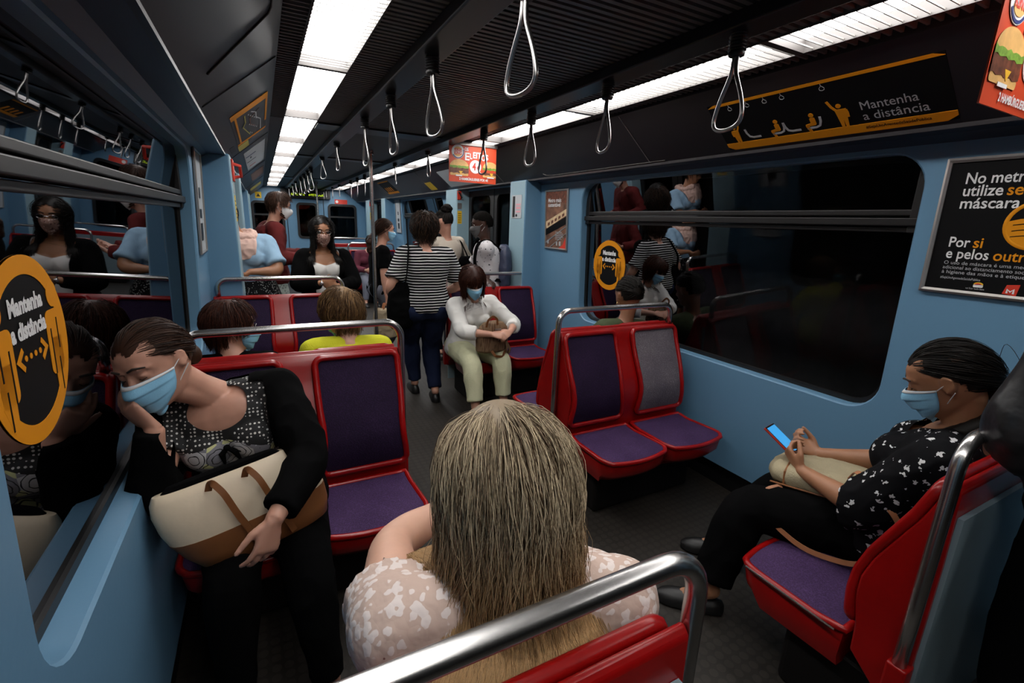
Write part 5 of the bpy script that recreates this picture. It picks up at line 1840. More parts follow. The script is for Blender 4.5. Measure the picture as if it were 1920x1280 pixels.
# ---------------- 1. blonde woman at the bottom of the photo, seen from behind
h = Human('blonde woman seen from behind in a pale pink lace top, bottom centre', (.29, .60, 0), .97, (.30, .61, .455), (.297, .515, .915), 4, 14, (.305, .582, 1.060), (4, 24, 2), 'fair',
          arms={-1: dict(hand=(.38, .93, .80), hint=(-.6, .1, -.05), palm=(1, 0, .3), curl=.7), 1: dict(hand=(.40, .90, .74), hint=(.5, -.1, -.5), palm=(-1, 0, .3), curl=.7)},
          legs={-1: dict(foot=(.22, 1.02, .085)), 1: dict(foot=(.40, 1.0, .085))}, bulk=1.12, voxel=.008, shw=1.10, sh_tilt=4)
h.shirt('lace_top', M['lace'], .012, {-1: .13, 1: .30}, fold=.004, sl_flare=.012, voxel=.007, fscale=9)
h.trousers(M['denim'], .010)
h.shoes(M['shoe'])
HAIR['blonde'] = hair_mat('hair_blonde', (.070, .042, .022), (.66, .53, .35), (.52, .31, .135), .45, (1.05, .92))
HAIR['blonde_under'] = hair_mat('hair_blonde_under', (.030, .017, .010), (.14, .085, .045), (.34, .185, .07), .4, (1.02, .92))
h.hair(HAIR['blonde'], 9500, .45, 18, .00046, (0, .12, .99), .34, -.03, .028, .017, avoid=clear_torso(h, .050), cut_z=.81, spread=.022, seed=3, cap=True, clump=170, cl=.55)
h.hair(HAIR['blonde_under'], 4500, .42, 16, .0006, (0, .05, .97), .30, -.03, .012, .008, avoid=clear_torso(h, .034), cut_z=.84, spread=.008, seed=9, name='under_hair')

# ---------------- 2. woman in black cardigan leaning on the window sill
h = Human('woman in a black cardigan leaning on the left window sill, head on hand', (-.08, 1.6, 0), .97, (-.06, 1.725, .455), (-.165, 1.655, .905), 180, 188, (-.292, 1.565, 1.038), (211, 17, 13), 'light',
          arms={1: dict(hand=(-.300, 1.475, .878), hint=(-.12, -.8, -.7), dir=(-.62, .15, .78), palm=(.35, .75, .55), curl=.35, thumb=.3, spread=.08),
                -1: dict(hand=(-.035, 1.255, .655), hint=(.85, .1, -.1), dir=(-.30, -.15, -.9), palm=(-.45, .9, 0), curl=.30, spread=.2, thumb=.2)},
          legs={1: dict(foot=(-.17, 1.28, .085)), -1: dict(foot=(.07, 1.22, .085))}, bulk=1.08, voxel=.0055, lids=.6, sh_tilt=10)
LW = h
def cut_neck(c, r):
    c, r = np.array(c, float), np.array(r, float)
    return lambda w: (((w - c) / r) ** 2).sum(1) < 1
h.shirt('blouse', M['floral'], .010, .25, fold=.003, cut=cut_neck(h.Nk + V3(-.005, -.085, -.012), (.088, .075, .082)), voxel=.006)
fr = h.P + (h.Nk - h.P) * .62 + h.sf * .12
def cut_front(hh, half=.085, tmax=1.1):
    def f(w):
        d = w - hh.P
        x = d @ hh.sr; y = d @ hh.sf
        t = (d @ hh.up) / np.linalg.norm(hh.Nk - hh.P)
        return (y > .035) & (y < .168) & (np.abs(x) < half + .05 * np.clip(t - .5, 0, 1)) | ((t > .90) & (y > -.02) & (np.abs(x) < .095))
    return f
h.shirt('cardigan', M['black_cloth'], .018, {1: .985, -1: .93}, fold=.005, cut=cut_front(h, .115), voxel=.0065, sl_flare=.002)
h.trousers(M['black_cloth'], .012)
h.shoes(M['shoe'])
mb = MB(); q = h.an[-1] + V3(0, -.10, -.02)
mb.tube([q + V3(.016 * math.cos(t), .010 * math.sin(t) - .01, .012 * math.sin(t)) for t in np.linspace(0, 2 * PI, 14, endpoint=False)], .003, 6, loop=True)
build('shoe_buckle', mb, M['steel'], h.root)
h.mask(M['mask_blue'], M['mask_white']); h.eyes(True)
h.hair(HAIR['brown'], 1800, .24, 14, .0009, (0, -.25, .97), .27, -.06, .006, .003, gather=(0, -.115, -.03), seed=5, clear=.05)
mb = MB(); q = h.loc((0, -.115, -.045)); mb.ellipsoid(q, (.030, .030, .034), h.Hm, 14, 9); build('hair_bun', mb, HAIR['brown'], h.root)
# neckline bow
mb = MB(); q = h.Nk + h.sf * .125 - h.up * .135
for sx_ in (-1, 1):
    mb.capsule([q, q + h.sr * sx_ * .018 - h.up * .015 + h.sf * .006, q + h.sr * sx_ * .022 - h.up * .05 + h.sf * .004], [.006, .010, .004], 8)
mb.ellipsoid(q, (.010, .010, .010)); build('neck_bow', mb, M['black_cloth'], h.root)

# ---------------- 3. short red-brown hair behind her
h = Human('person with short dark red-brown hair seen from behind over the left seat back', (-.14, 2.3, 0), .86, (-.14, 2.30, .45), (-.150, 2.365, .825), 10, 14, (-.160, 2.425, .952), (74, 8, 0), 'light', voxel=.010, hs=.97,
          arms={q: dict(hand=(-.14 + .12 * q, 2.62, .58)) for q in (-1, 1)}, legs={q: dict(foot=(-.17 + .09 * q, 2.66, .08)) for q in (-1, 1)})
h.shirt('top', M['black_cloth'], .010, .4, t1=.93)
h.trousers(M['black_cloth'])
h.mask(M['mask_blue'], M['mask_white']); h.eyes(); h.glasses()
h.hair(HAIR['redbrown'], 2400, .085, 9, .0010, (0, -.1, .99), .26, -.06, .022, .002, seed=6, clear=.045)

# ---------------- 4. yellow jacket
h = Human('person in an acid yellow jacket with brown blond hair seen from behind', (.30, 2.3, 0), .93, (.31, 2.33, .455), (.335, 2.325, .865), 0, -4, (.318, 2.385, 1.002), (-32, 8, -3), 'light', voxel=.010, hs=.96,
          arms={q: dict(hand=(.31 + .12 * q, 2.66, .60)) for q in (-1, 1)}, legs={q: dict(foot=(.31 + .09 * q, 2.70, .08)) for q in (-1, 1)}, bulk=1.08)
h.shirt('yellow_jacket', M['yellow_jacket'], .016, .97, t1=.99, fold=.003, voxel=.008, fscale=9)
mb = MB()
pts = [h.Nk - h.up * .035 + h.sr * .085 * math.cos(t) - h.sf * (.062 * math.sin(t)) + V3(0, 0, -.004) for t in np.linspace(-.25, PI + .25, 18)]
g = [[p, p + h.up * .022 + (h.Nk - p) * .10, p + h.up * .036 + (h.Nk - p) * .20 * 0 - unit(h.Nk - p) * .006, p + h.up * .010 - unit(h.Nk - p) * .022, p - h.up * .018 - unit(h.Nk - p) * .030] for p in pts]
mb.grid(np.array(g)); build('collar', mb, M['yellow_jacket'], h.root, solid=.003, angle=180)
h.trousers(M['denim'])
h.mask(M['mask_blue'], M['mask_white'])
h.hair(HAIR['mix'], 2600, .095, 9, .0010, (.2, -.35, .92), .24, -.055, .028, .007, seed=7, ear=-.1, clear=.045, clump=130, cl=.5)

# ---------------- 5. pale blue shirt and peach scarf at the left door pillar
h = Human('person in a pale blue shirt and peach scarf half hidden by the left door pillar', (-.14, 4.45, 0), .98, (-.14, 4.45, .80), (-.15, 4.40, 1.27), 178, 175, (-.235, 4.33, 1.44), (190, 20, 10), 'tan', voxel=.011, bulk=1.3,
          arms={-1: dict(hand=(-.115, 4.22, 1.01), hint=(.8, -.1, -.4), dir=(-.5, -.3, -.9), palm=(-1, 0, 0), curl=.5), 1: dict(hand=(-.26, 4.2, .98), palm=(1, 0, 0), curl=.5)})
h.shirt('blue_shirt', M['pale_blue'], .014, .42, sl_flare=.02, fold=.006)
mb = MB()
h.torso(mb, .034, .60, .99, 1.0, 0, 0)
def cut_scarf(w, hh=h):
    d = w - hh.P
    t = (d @ hh.up) / np.linalg.norm(hh.Nk - hh.P)
    return ((d @ hh.sr) < -.10 - .10 * (t - .9)) | (t < .66 + .5 * np.abs((d @ hh.sr) - .02))
remesh('scarf', mb, M['peach'], h.root, .008, 3, .012, 15, (1, 1, 1), cut_scarf)
mb = MB(); mb.tube([h.Nk + h.sr * .088 * math.cos(t) + h.sf * .075 * math.sin(t) + h.up * (.012 + .012 * math.sin(2 * t)) for t in np.linspace(0, 2 * PI, 24, endpoint=False)], .034, 10, loop=True)
remesh('scarf_roll', mb, M['peach'], h.root, .008, 3, .010, 22)
h.trousers(M['dot_print'], .03, .62, .06, .28, name='skirt')
h.shoes(M['shoe'])
h.hair(HAIR['black'], 300, .12, 8, .002, (0, -.3, .95), .25, -.04, .014, .003, seed=8)

# ---------------- 6. bearded man, maroon jacket
h = Human('bearded man in a maroon jacket with glasses and a white face mask', (.10, 5.15, 0), 1.0, (.06, 5.2, .86), (.09, 5.2, 1.36), 80, 78, (.175, 5.2, 1.545), (92, 16, 0), 'light', voxel=.011, bust=0, bulk=1.08,
          arms={1: dict(hand=(.33, 4.98, 1.05), hint=(-.3, -.6, -.8), dir=(.6, .6, .2), palm=(0, .5, .8), curl=.6), -1: dict(hand=(.35, 5.2, 1.08), palm=(0, -.5, .8), curl=.6)}, shw=1.1)
h.shirt('jacket', M['maroon'], .024, .95, fold=.006)
h.trousers(M['check_print'], .012)
h.shoes(M['shoe'])
h.mask(M['mask_white'], None, 0); h.eyes(); h.glasses()
h.hair(HAIR['brown'], 1200, .06, 6, .0012, (0, -.35, .93), .26, -.045, .022, .003, seed=10, clear=.055)
mb = MB()
for z in (-.095, -.08, -.06, -.04):
    mb.capsule([h.loc((.060, .030, z + .01)), h.loc((.044, .058, z)), h.loc((.025, .072, z - .006))], [.006, .008, .008], 8)
    mb.capsule([h.loc((-.060, .030, z + .01)), h.loc((-.044, .058, z)), h.loc((-.025, .072, z - .006))], [.006, .008, .008], 8)
build('beard', mb, HAIR['brown'], h.root)

# ---------------- 7. woman with long black hair facing the camera
h = Human('woman with long black hair, patterned mask, white top and black cardigan facing the camera', (.45, 4.3, 0), .92, (.45, 4.33, .74), (.452, 4.30, 1.165), 178, 176, (.447, 4.255, 1.335), (176, 10, 0), 'tan', voxel=.009, bulk=1.15, bust=1.15,
          arms={1: dict(hand=(.40, 4.06, .93), hint=(-.8, .2, -.5), dir=(.8, -.2, .1), palm=(0, 1, .2), curl=.5), -1: dict(hand=(.52, 4.06, .90), hint=(.8, .2, -.5), dir=(-.8, -.2, .1), palm=(0, 1, .2), curl=.5)})
h.shirt('white_top', M['white_knit'], .010, 0, fold=.004, cut=cut_neck(h.Nk + V3(0, -.07, -.01), (.12, .10, .10)))
h.shirt('cardigan', M['black_cloth'], .020, .96, fold=.005, cut=cut_front(h, .085))
h.trousers(M['black_cloth'])
h.shoes(M['shoe'])
h.mask(M['mask_print'], None, 0); h.eyes(); h.glasses(M['steel'])
mb = MB(); mb.tube([h.wr[1] + V3(.0, .024 * math.cos(t), .024 * math.sin(t)) for t in np.linspace(0, 2 * PI, 16, endpoint=False)], .005, 6, loop=True); mb.ellipsoid(h.wr[1] + V3(0, -.03, 0), (.015, .008, .015)); build('wrist_watch', mb, M['steel'], h.root)
h.hair(HAIR['black'], 1800, .36, 14, .0013, (0, -.05, 1), .36, -.05, .016, .006, avoid=clear_torso(h, .03), spread=.02, seed=11, part=0.0, clear=.10)

# ---------------- 8. woman in profile with blue mask, black T-shirt
h = Human('woman in profile in a black T-shirt with a blue mask beside the pole', (1.08, 4.98, 0), .92, (1.075, 4.98, .74), (1.09, 5.0, 1.17), 92, 92, (1.135, 5.0, 1.345), (92, 10, 0), 'light', voxel=.010,
          arms={1: dict(hand=(1.09, 4.78, .66), hint=(-.3, -.2, 0), palm=(0, 1, 0), curl=.9), -1: dict(hand=(1.32, 4.95, 1.10), hint=(0, .3, -1), dir=(.6, -.3, .3), palm=(0, -1, 0), curl=.6)})
h.shirt('black_top', M['black_cloth'], .010, .35, fold=.004)
h.trousers(M['grey_jeans'], .010)
h.shoes(M['shoe'])
h.mask(M['mask_blue'], M['mask_white']); h.eyes()
h.hair(HAIR['brown'], 1200, .30, 12, .0011, (0, .05, 1), .36, -.05, .008, .003, gather=(0, -.13, -.10), avoid=clear_torso(h, .02), seed=12, clear=.06)
mb = MB(); q0 = h.loc((0, -.12, -.09)); mb.capsule([q0, q0 + V3(-.03, 0, -.06), q0 + V3(-.035, 0, -.16), q0 + V3(-.02, 0, -.22)], [.03, .036, .03, .008], 12); remesh('hair_tail', mb, HAIR['brown'], h.root, .008, 3, .005, 30)
PROF = h

# ---------------- 9. person in plum top on the far seat
h = Human('seated person in a plum top and grey trousers on the far seat behind the pole', (1.60, 8.3, 0), .95, (1.60, 8.50, .46), (1.60, 8.42, .90), 180, 180, (1.66, 8.38, 1.07), (180, 25, 0), 'light', voxel=.013,
          arms={q: dict(hand=(1.60 - .08 * q, 8.15, .60)) for q in (-1, 1)}, legs={q: dict(foot=(1.58 - .10 * q, 8.08, .085)) for q in (-1, 1)})
h.shirt('plum_top', M['plum'], .012, .95, fold=.004)
h.trousers(M['grey_jeans'], .012)
h.shoes(M['shoe'])
h.hair(HAIR['black'], 250, .2, 8, .003, (0, -.1, 1), .28, -.05, .012, .003, seed=13)

# ---------------- 10. woman in the striped T-shirt from behind
h = Human('woman in a black and white striped T-shirt seen from behind in the aisle', (1.11, 3.56, 0), .97, (1.10, 3.56, .775), (1.112, 3.545, 1.235), 4, 6, (1.112, 3.565, 1.395), (10, 12, 0), 'light', voxel=.009, bulk=1.12,
          arms={1: dict(hand=(1.30, 3.74, .86), hint=(.6, -.7, 0), dir=(0, .8, -.3), palm=(-1, 0, 0), curl=.5), -1: dict(hand=(.89, 3.66, .80), hint=(-.5, -.6, 0), palm=(1, 0, 0), curl=.6)},
          legs={1: dict(foot=(1.175, 3.52, .085), toe=(.25, 1, 0)), -1: dict(foot=(1.075, 3.78, .09))})
h.shirt('striped_top', M['stripes'], .016, .40, t0=-.03, flare=.020, fold=.005, sl_flare=.016, voxel=.008)
h.trousers(M['denim'], .010, .97, .01, .04, fold=.006)
h.shoes(M['shoe'])
h.hair(HAIR['dull'], 1300, .10, 8, .0013, (0, -.2, .97), .24, -.07, .030, .005, curl=.005, seed=14, ear=-.3)
h.hair(HAIR['black'], 1500, .12, 8, .0014, (0, -.5, .85), .20, -.09, .030, .006, curl=.006, seed=15, ear=-.3, name='back_hair')
STR = h

# ---------------- 11. cream top, hair bun
h = Human('person in a cream top with dark hair in a bun standing in the doorway', (1.66, 4.62, 0), .95, (1.68, 4.66, .80), (1.67, 4.62, 1.28), -15, -12, (1.635, 4.61, 1.445), (-42, 12, 0), 'light', voxel=.010,
          arms={1: dict(hand=(1.80, 4.82, .98), palm=(-1, 0, 0)), -1: dict(hand=(1.50, 4.85, 1.0), palm=(1, 0, 0))})
h.shirt('cream_top', M['cream_knit'], .012, .5, fold=.004)
h.trousers(M['black_cloth'])
h.shoes(M['shoe'])
h.hair(HAIR['black'], 500, .11, 8, .002, (0, -.6, .8), .24, -.05, .008, .002, gather=(0, -.07, .10), seed=16)
mb = MB(); random.seed(5)
for i in range(60):
    d_ = unit(np.array([random.gauss(0, 1) for _ in range(3)])); q = h.loc(V3(0, -.062, .118) + d_ * V3(.050, .046, .040))
    mb.ellipsoid(q, (.017, .017, .015), None, 8, 6)
mb.ellipsoid(h.loc((0, -.062, .118)), (.055, .05, .045), h.Hm, 14, 9)
remesh('hair_bun', mb, M['cropped_hair_far'], h.root, .006, 1, .004, 60)
CRE = h

# ---------------- 12. person with grey mask, white printed shirt
h = Human('person in white printed T-shirt and grey mask wearing a navy backpack, right door', (1.83, 4.02, 0), .93, (1.845, 4.04, .79), (1.835, 4.02, 1.282), -76, -70, (1.795, 4.02, 1.435), (-72, 10, 0), 'dark', voxel=.009, bust=.5, bulk=1.12,
          arms={-1: dict(hand=(1.755, 3.80, .950), hint=(.15, .3, -1), dir=(.3, -.9, -.2), palm=(0, 0, -1), curl=.4), 1: dict(hand=(1.60, 4.20, 1.0), palm=(0, -1, 0))})
h.shirt('printed_shirt', M['bird_print'], .014, .42, fold=.004, sl_flare=.012, t0=-.10)
h.trousers(M['denim'])
h.shoes(M['shoe'])
h.mask(M['mask_grey'], None, 2); h.eyes()
M['cropped_hair'] = mat('cropped_black_hair', (.004, .0035, .003), .95, spec=.05, bump=(260, .8))
h.hair(M['cropped_hair'], 10, .02, 5, .001, (0, -.3, .95), .27, -.04, .022, .0, seed=17)
BAG = h

# ---------------- 13. woman in white asleep on the right seat
h = Human('woman in white jumper and pale trousers dozing with a bag on her lap', (1.45, 3.3, 0), .93, (1.44, 3.45, .455), (1.425, 3.335, .868), 183, 180, (1.385, 3.255, 1.015), (184, 24, 8), 'light', voxel=.007, lids=1.0, bulk=1.08, bust=.75,
          arms={1: dict(hand=(1.44, 3.02, .655), hint=(-.9, .1, -.4), dir=(.8, -.35, -.1), palm=(-.1, .6, -.6), curl=.5), -1: dict(hand=(1.60, 3.02, .665), hint=(.9, .2, -.4), dir=(-.75, -.4, -.15), palm=(.1, .6, -.6), curl=.5)},
          legs={1: dict(foot=(1.305, 2.97, .09), hint=(-.1, -1, .6), toe=(-.1, -1, 0)), -1: dict(foot=(1.56, 3.02, .09), hint=(.1, -1, .6))})
h.shirt('white_jumper', M['white_knit'], .013, .76, fold=.006, voxel=.0075, t1=.985, sl_flare=.006)
h.trousers(M['cream_trousers'], .013, .90, .012, .14, fold=.004, voxel=.0075)
h.shoes(M['shoe'], low=True)
h.mask(M['mask_blue'], M['mask_white']); h.eyes(True)
h.hair(HAIR['redbrown'], 2600, .19, 12, .0010, (0, .15, .98), .34, -.05, .028, .003, seed=18, avoid=clear_torso(h, .03), clear=.052)
h.hair(HAIR['redbrown'], 500, .085, 8, .0010, (0, -.1, 1), .34, -.2, .012, .002, seed=28, name='fringe', cap=False, front=True)
WHT = h

# ---------------- 14. green top, seen from behind
h = Human('person in an olive green top seen from behind at the right window', (1.99, 2.25, 0), .95, (1.965, 2.29, .455), (2.005, 2.235, .865), 0, 0, (2.035, 2.26, 1.035), (6, 12, 0), 'brown', voxel=.010,
          arms={q: dict(hand=(1.99 + .12 * q, 2.62, .60)) for q in (-1, 1)}, legs={q: dict(foot=(1.98 + .09 * q, 2.66, .08)) for q in (-1, 1)}, bulk=1.05)
h.shirt('olive_top', M['olive'], .014, .5, t1=.94, fold=.003)
h.trousers(M['black_cloth'])
h.shoes(M['shoe'])
h.hair(HAIR['black'], 700, .11, 9, .002, (0, -.2, .97), .22, -.05, .014, .003, gather=(0, -.10, .02), seed=19)
mb = MB(); q = h.loc((-.085, -.005, -.055)); mb.tube([q + V3(.018 * math.cos(t), .004 * math.cos(t), .018 * math.sin(t)) for t in np.linspace(0, 2 * PI, 20, endpoint=False)], .0016, 6, loop=True); build('hoop_earring', mb, M['gold'], h.root)
mb = MB(); g = [[h.Nk - h.sr * (.085 + .012 * k) + V3(0, y_, z_) for k in (0, 1)] for y_, z_ in ((.10, -.10), (.06, -.035), (0, -.012), (-.06, -.035), (-.105, -.09), (-.13, -.2))]
mb.grid(np.array(g)); build('shoulder_strap', mb, M['black_cloth'], h.root, solid=.003, angle=180)

# ---------------- 15. woman with the phone, right
h = Human('woman in a black leaf print blouse and blue mask looking at her phone, right', (1.85, .7, 0), .97, (1.87, .645, .455), (1.835, .50, .885), 0, -8, (1.795, .565, 1.045), (-14, 30, -6), 'tan', voxel=.0055, lids=.75, bulk=1.12, bust=1.1,
          arms={-1: dict(hand=(1.695, .87, .605), hint=(-.35, -.3, -1), dir=(.18, .80, .55), palm=(.75, -.05, .55), curl=.8, thumb=.8, spread=.1),
                1: dict(hand=(1.845, .90, .625), hint=(.7, -.5, -.6), dir=(-.45, .80, .35), palm=(-.5, -.2, .8), curl=.75, thumb=.6, spread=.1)},
          legs={-1: dict(foot=(1.43, .985, .09), hint=(-.2, .6, .5), toe=(-.55, .55, 0)), 1: dict(foot=(1.765, 1.165, .09), hint=(0, 1, .4), toe=(-.6, .6, 0))})
RW = h
h.shirt('print_blouse', M['leaf_print'], .018, .58, fold=.006, voxel=.0065, sl_flare=.024, t0=-.14, sl_infl=.022, flare=.01, cut=cut_neck(h.Nk + h.sf * .075 + V3(0, 0, -.01), (.07, .09, .09)))
h.trousers(M['black_cloth'], .018, .93, .02, .1, fold=.005, voxel=.008)
h.shoes(M['shoe'], low=True)
h.mask(M['mask_blue'], M['mask_white']); h.eyes(True)
h.hair(HAIR['black'], 2000, .26, 14, .0009, (0, -.10, 1), .36, -.05, .006, .002, gather=(.03, -.13, -.05), seed=20, clear=.05)
mb = MB()
for i in range(5):
    pass
q0 = h.loc((.02, -.10, -.06)); mb.capsule([q0, q0 + V3(-.02, -.03, -.08), h.Nk + V3(-.09, .09, -.10), h.Nk + V3(-.08, .13, -.17)], [.03, .036, .034, .012], 12)
remesh('hair_tail', mb, HAIR['black'], h.root, .006, 3, .003, 30)

# ---------------- 16. dark figure at the right edge
h = Human('person in a dark nylon jacket standing cropped at the right photo edge', (1.64, .13, 0), 1.0, (1.66, .115, .86), (1.615, .165, 1.385), 30, 30, (1.64, .20, 1.565), (45, 10, 0), 'brown', voxel=.011, bulk=1.15,
          arms={-1: dict(hand=(1.60, .255, .93), hint=(-.6, .25, -.35), palm=(1, 0, 0)), 1: dict(hand=(1.79, .02, .86), palm=(-1, 0, 0))})
h.shirt('nylon_jacket', M['puffer'], .024, .97, fold=.008, t0=.06)
h.trousers(M['black_cloth'], .02)
h.shoes(M['shoe'])
h.hair(HAIR['black'], 500, .2, 9, .002, (0, -.1, 1), .28, -.05, .015, .004, curl=.006, seed=21)
mb = MB(); h.torso(mb, .029, .05, .09); remesh('jacket_hem', mb, M['grey_hem'], h.root, .010, 2)
DARK = h

# ------------------------------------------------------------------ bags and the phone
def soft(name, mb, m, root, voxel=.008, fold=.003, fscale=14, smooth=4):
    return remesh(name, mb, m, root, voxel, smooth, fold, fscale)
def strap_mesh(pts, w, nrm, t=.003):
    P = np.array(pts, float)
    K = 40
    tt = np.linspace(0, len(P) - 1, K)
    Q = np.stack([np.interp(tt, range(len(P)), P[:, i]) for i in range(3)], 1)
    for _ in range(6): Q[1:-1] = (Q[:-2] + 2 * Q[1:-1] + Q[2:]) / 4
    T = np.gradient(Q, axis=0); T /= np.linalg.norm(T, axis=1)[:, None]
    S = np.cross(T, np.array(nrm, float)); S /= np.linalg.norm(S, axis=1)[:, None] + 1e-9
    U = np.cross(S, T)
    mb = MB()
    mb.loft([[q + s * w / 2 + u * t / 2, q - s * w / 2 + u * t / 2, q - s * w / 2 - u * t / 2, q + s * w / 2 - u * t / 2] for q, s, u in zip(Q, S, U)], True, True)
    return mb

# tote on the lap of the woman in the cardigan: own frame a (along), b (up), c (thickness)
o = V3(-.105, 1.425, .515)
ea = unit(V3(.92, .22, .12)); eb = unit(V3(.05, .10, .99) - ea * np.dot(ea, V3(.05, .10, .99))); ec = np.cross(ea, eb)
root = empty('tote_bag', tuple(o - V3(0, 0, .04)), 'cream and brown tote bag on the lap of the woman in the black cardigan', 'bag')
def tote_ring(b, a0, a1, c):
    n = 26
    return [o + ea * ((a0 + a1) / 2 + (a1 - a0) / 2 * np.sign(math.cos(t)) * abs(math.cos(t)) ** .55) + eb * b + ec * c * np.sign(math.sin(t)) * abs(math.sin(t)) ** .8 for t in np.linspace(0, 2 * PI, n, endpoint=False)]
mb = MB(); mb.loft([tote_ring(-.03, -.10, .20, .05), tote_ring(-.015, -.13, .225, .07), tote_ring(.03, -.16, .235, .078), tote_ring(.085, -.185, .235, .074)], True, True)
build('brown_base', mb, M['tote_brown'], root, angle=60)
mb = MB(); mb.loft([tote_ring(.083, -.184, .234, .073), tote_ring(.12, -.195, .225, .068), tote_ring(.17, -.200, .205, .055), tote_ring(.205, -.195, .17, .035), tote_ring(.225, -.185, .15, .020)], True, True)
build('cream_body', mb, M['tote_cream'], root, angle=60)
mb = MB(); mb.loft([tote_ring(.222, -.17, .14, .017), tote_ring(.238, -.15, .12, .014)], True, True)
build('dark_opening', mb, M['black_cloth'], root, angle=60)
for da in (-.035, .055):
    for sgn, nm in ((1, 'front'), ):
        f = 1 if ec[1] < 0 else -1
        pts = [o + ea * (da - .03) + eb * .205 + ec * f * .045, o + ea * (da - .02) + eb * .235 + ec * f * .055, o + ea * da + eb * .20 + ec * f * .080, o + ea * (da + .015) + eb * .13 + ec * f * .085, o + ea * (da + .035) + eb * .06 + ec * f * .088, o + ea * (da + .05) + eb * .0 + ec * f * .085]
        build('handle', strap_mesh(pts, .017, ec), M['tote_brown'], root, angle=60)

# brown handbag on the white woman's lap
o = V3(1.485, 3.10, .555)
root = empty('handbag', tuple(o), 'small ribbed brown handbag on the lap of the woman in white', 'bag')
mb = MB()
mb.loft([[o + V3(w * math.cos(t) * 1.0, d * math.sin(t) - .02 * (z / .19), z) for t in np.linspace(0, 2 * PI, 20, endpoint=False)] for z, w, d in ((-.055, .10, .045), (-.04, .13, .058), (.06, .133, .06), (.14, .115, .05), (.175, .08, .035), (.187, .03, .015))], True, True)
soft('bag_body', mb, M['brown_bag'], root, .006, .003)
mb = strap_mesh([o + V3(-.075, -.055, .15), o + V3(-.07, -.07, .205), o + V3(-.03, -.075, .235), o + V3(.01, -.065, .205), o + V3(.015, -.055, .15)], .016, (0, 1, 0)); build('handle', mb, M['tote_brown'], root)
mb = MB(); mb.box(tuple(o + V3(-.01, -.072, .125)), tuple(o + V3(.04, -.064, .136))); build('name_plate', mb, M['alu'], root, smooth=False)
mb = MB(); mb.capsule([o + V3(.10, -.05, .02), o + V3(.125, -.06, -.03), o + V3(.12, -.05, -.06)], [.008, .010, .012], 8); mb.capsule([o + V3(.09, -.05, .02), o + V3(.10, -.06, -.02), o + V3(.095, -.055, -.05)], [.008, .009, .011], 8); build('tassel', mb, M['brown_bag'], root)
mb = strap_mesh([o + V3(-.03, -.05, -.03), o + V3(.0, -.07, -.075), o + V3(.06, -.07, -.085), o + V3(.09, -.05, -.04)], .02, (0, 1, .3)); build('lower_strap', mb, M['tote_brown'], root)

# beige bag on the phone woman's lap with its long tan strap
o = V3(1.795, .845, .575)
root = empty('shoulder_bag', tuple(o), 'beige canvas shoulder bag with tan strap on the lap of the phone woman', 'bag')
mb = MB()
ax1 = unit(V3(-.22, .95, -.12)); ax2 = unit(V3(.95, .22, 0)); ax3 = np.cross(ax2, ax1)
if ax3[2] < 0: ax3 = -ax3
mb.loft([[o + ax1 * t + ax2 * w * np.sign(math.cos(a)) * abs(math.cos(a)) ** .7 + ax3 * (hh * np.sign(math.sin(a)) * abs(math.sin(a)) ** .75) for a in np.linspace(0, 2 * PI, 22, endpoint=False)] for t, w, hh in ((-.16, .05, .02), (-.14, .10, .042), (-.05, .125, .052), (.06, .13, .050), (.13, .11, .040), (.165, .05, .018))], True, True)
soft('bag_body', mb, M['beige_bag'], root, .006, .005, 12)
mb = MB()
mb.tube([o + ax1 * .085 + ax2 * w + ax3 * z for w, z in ((-.13, -.02), (-.12, .025), (-.06, .052), (.03, .056), (.10, .04))], .004, 6)
mb.tube([o + ax1 * t - ax2 * (.133 + .0 * t) + ax3 * (-.022) for t in np.linspace(-.13, .13, 7)], .0035, 6)
build('zip_line', mb, M['tote_brown'], root)
pts = [o + ax1 * .09 - ax2 * .13 + ax3 * -.03, V3(1.585, .93, .52), V3(1.545, .86, .44), V3(1.565, .74, .395), V3(1.63, .62, .400), V3(1.69, .58, .43), V3(1.665, .60, .50)]
build('lower_strap', strap_mesh(pts, .017, (-1, .1, .3)), M['tan_strap'], root, angle=60)
pts = [o - ax1 * .10 + ax3 * .04 - ax2 * .06, V3(1.70, .70, .69), V3(1.625, .62, .70), V3(1.60, .55, .66), V3(1.62, .51, .60)]
build('upper_strap', strap_mesh(pts, .017, (-.5, .1, .8)), M['tan_strap'], root, angle=60)

# phone
pc = V3(1.742, .985, .668)
pd = unit(V3(-.16, .80, .52)); pn = unit(V3(.05, -.60, .80)); pn = unit(pn - pd * np.dot(pn, pd)); pa = np.cross(pd, pn)
root = empty('mobile_phone', tuple(pc), 'mobile phone with a lit blue screen in the right woman\'s hands', 'phone')
mb = MB(); mb.obox(pc, (pa, pd, pn), (.033, .066, .005)); build('case', mb, M['red_print'], root, smooth=True, bevel=.003)
mb = MB(); mb.obox(pc + pn * .0052, (pa, pd, pn), (.032, .065, .0008)); build('bezel', mb, M['black'], root, smooth=False)
mb = MB(); mb.obox(pc + pn * .0064, (pa, pd, pn), (.029, .059, .0005)); build('screen', mb, M['screen'], root, smooth=False)

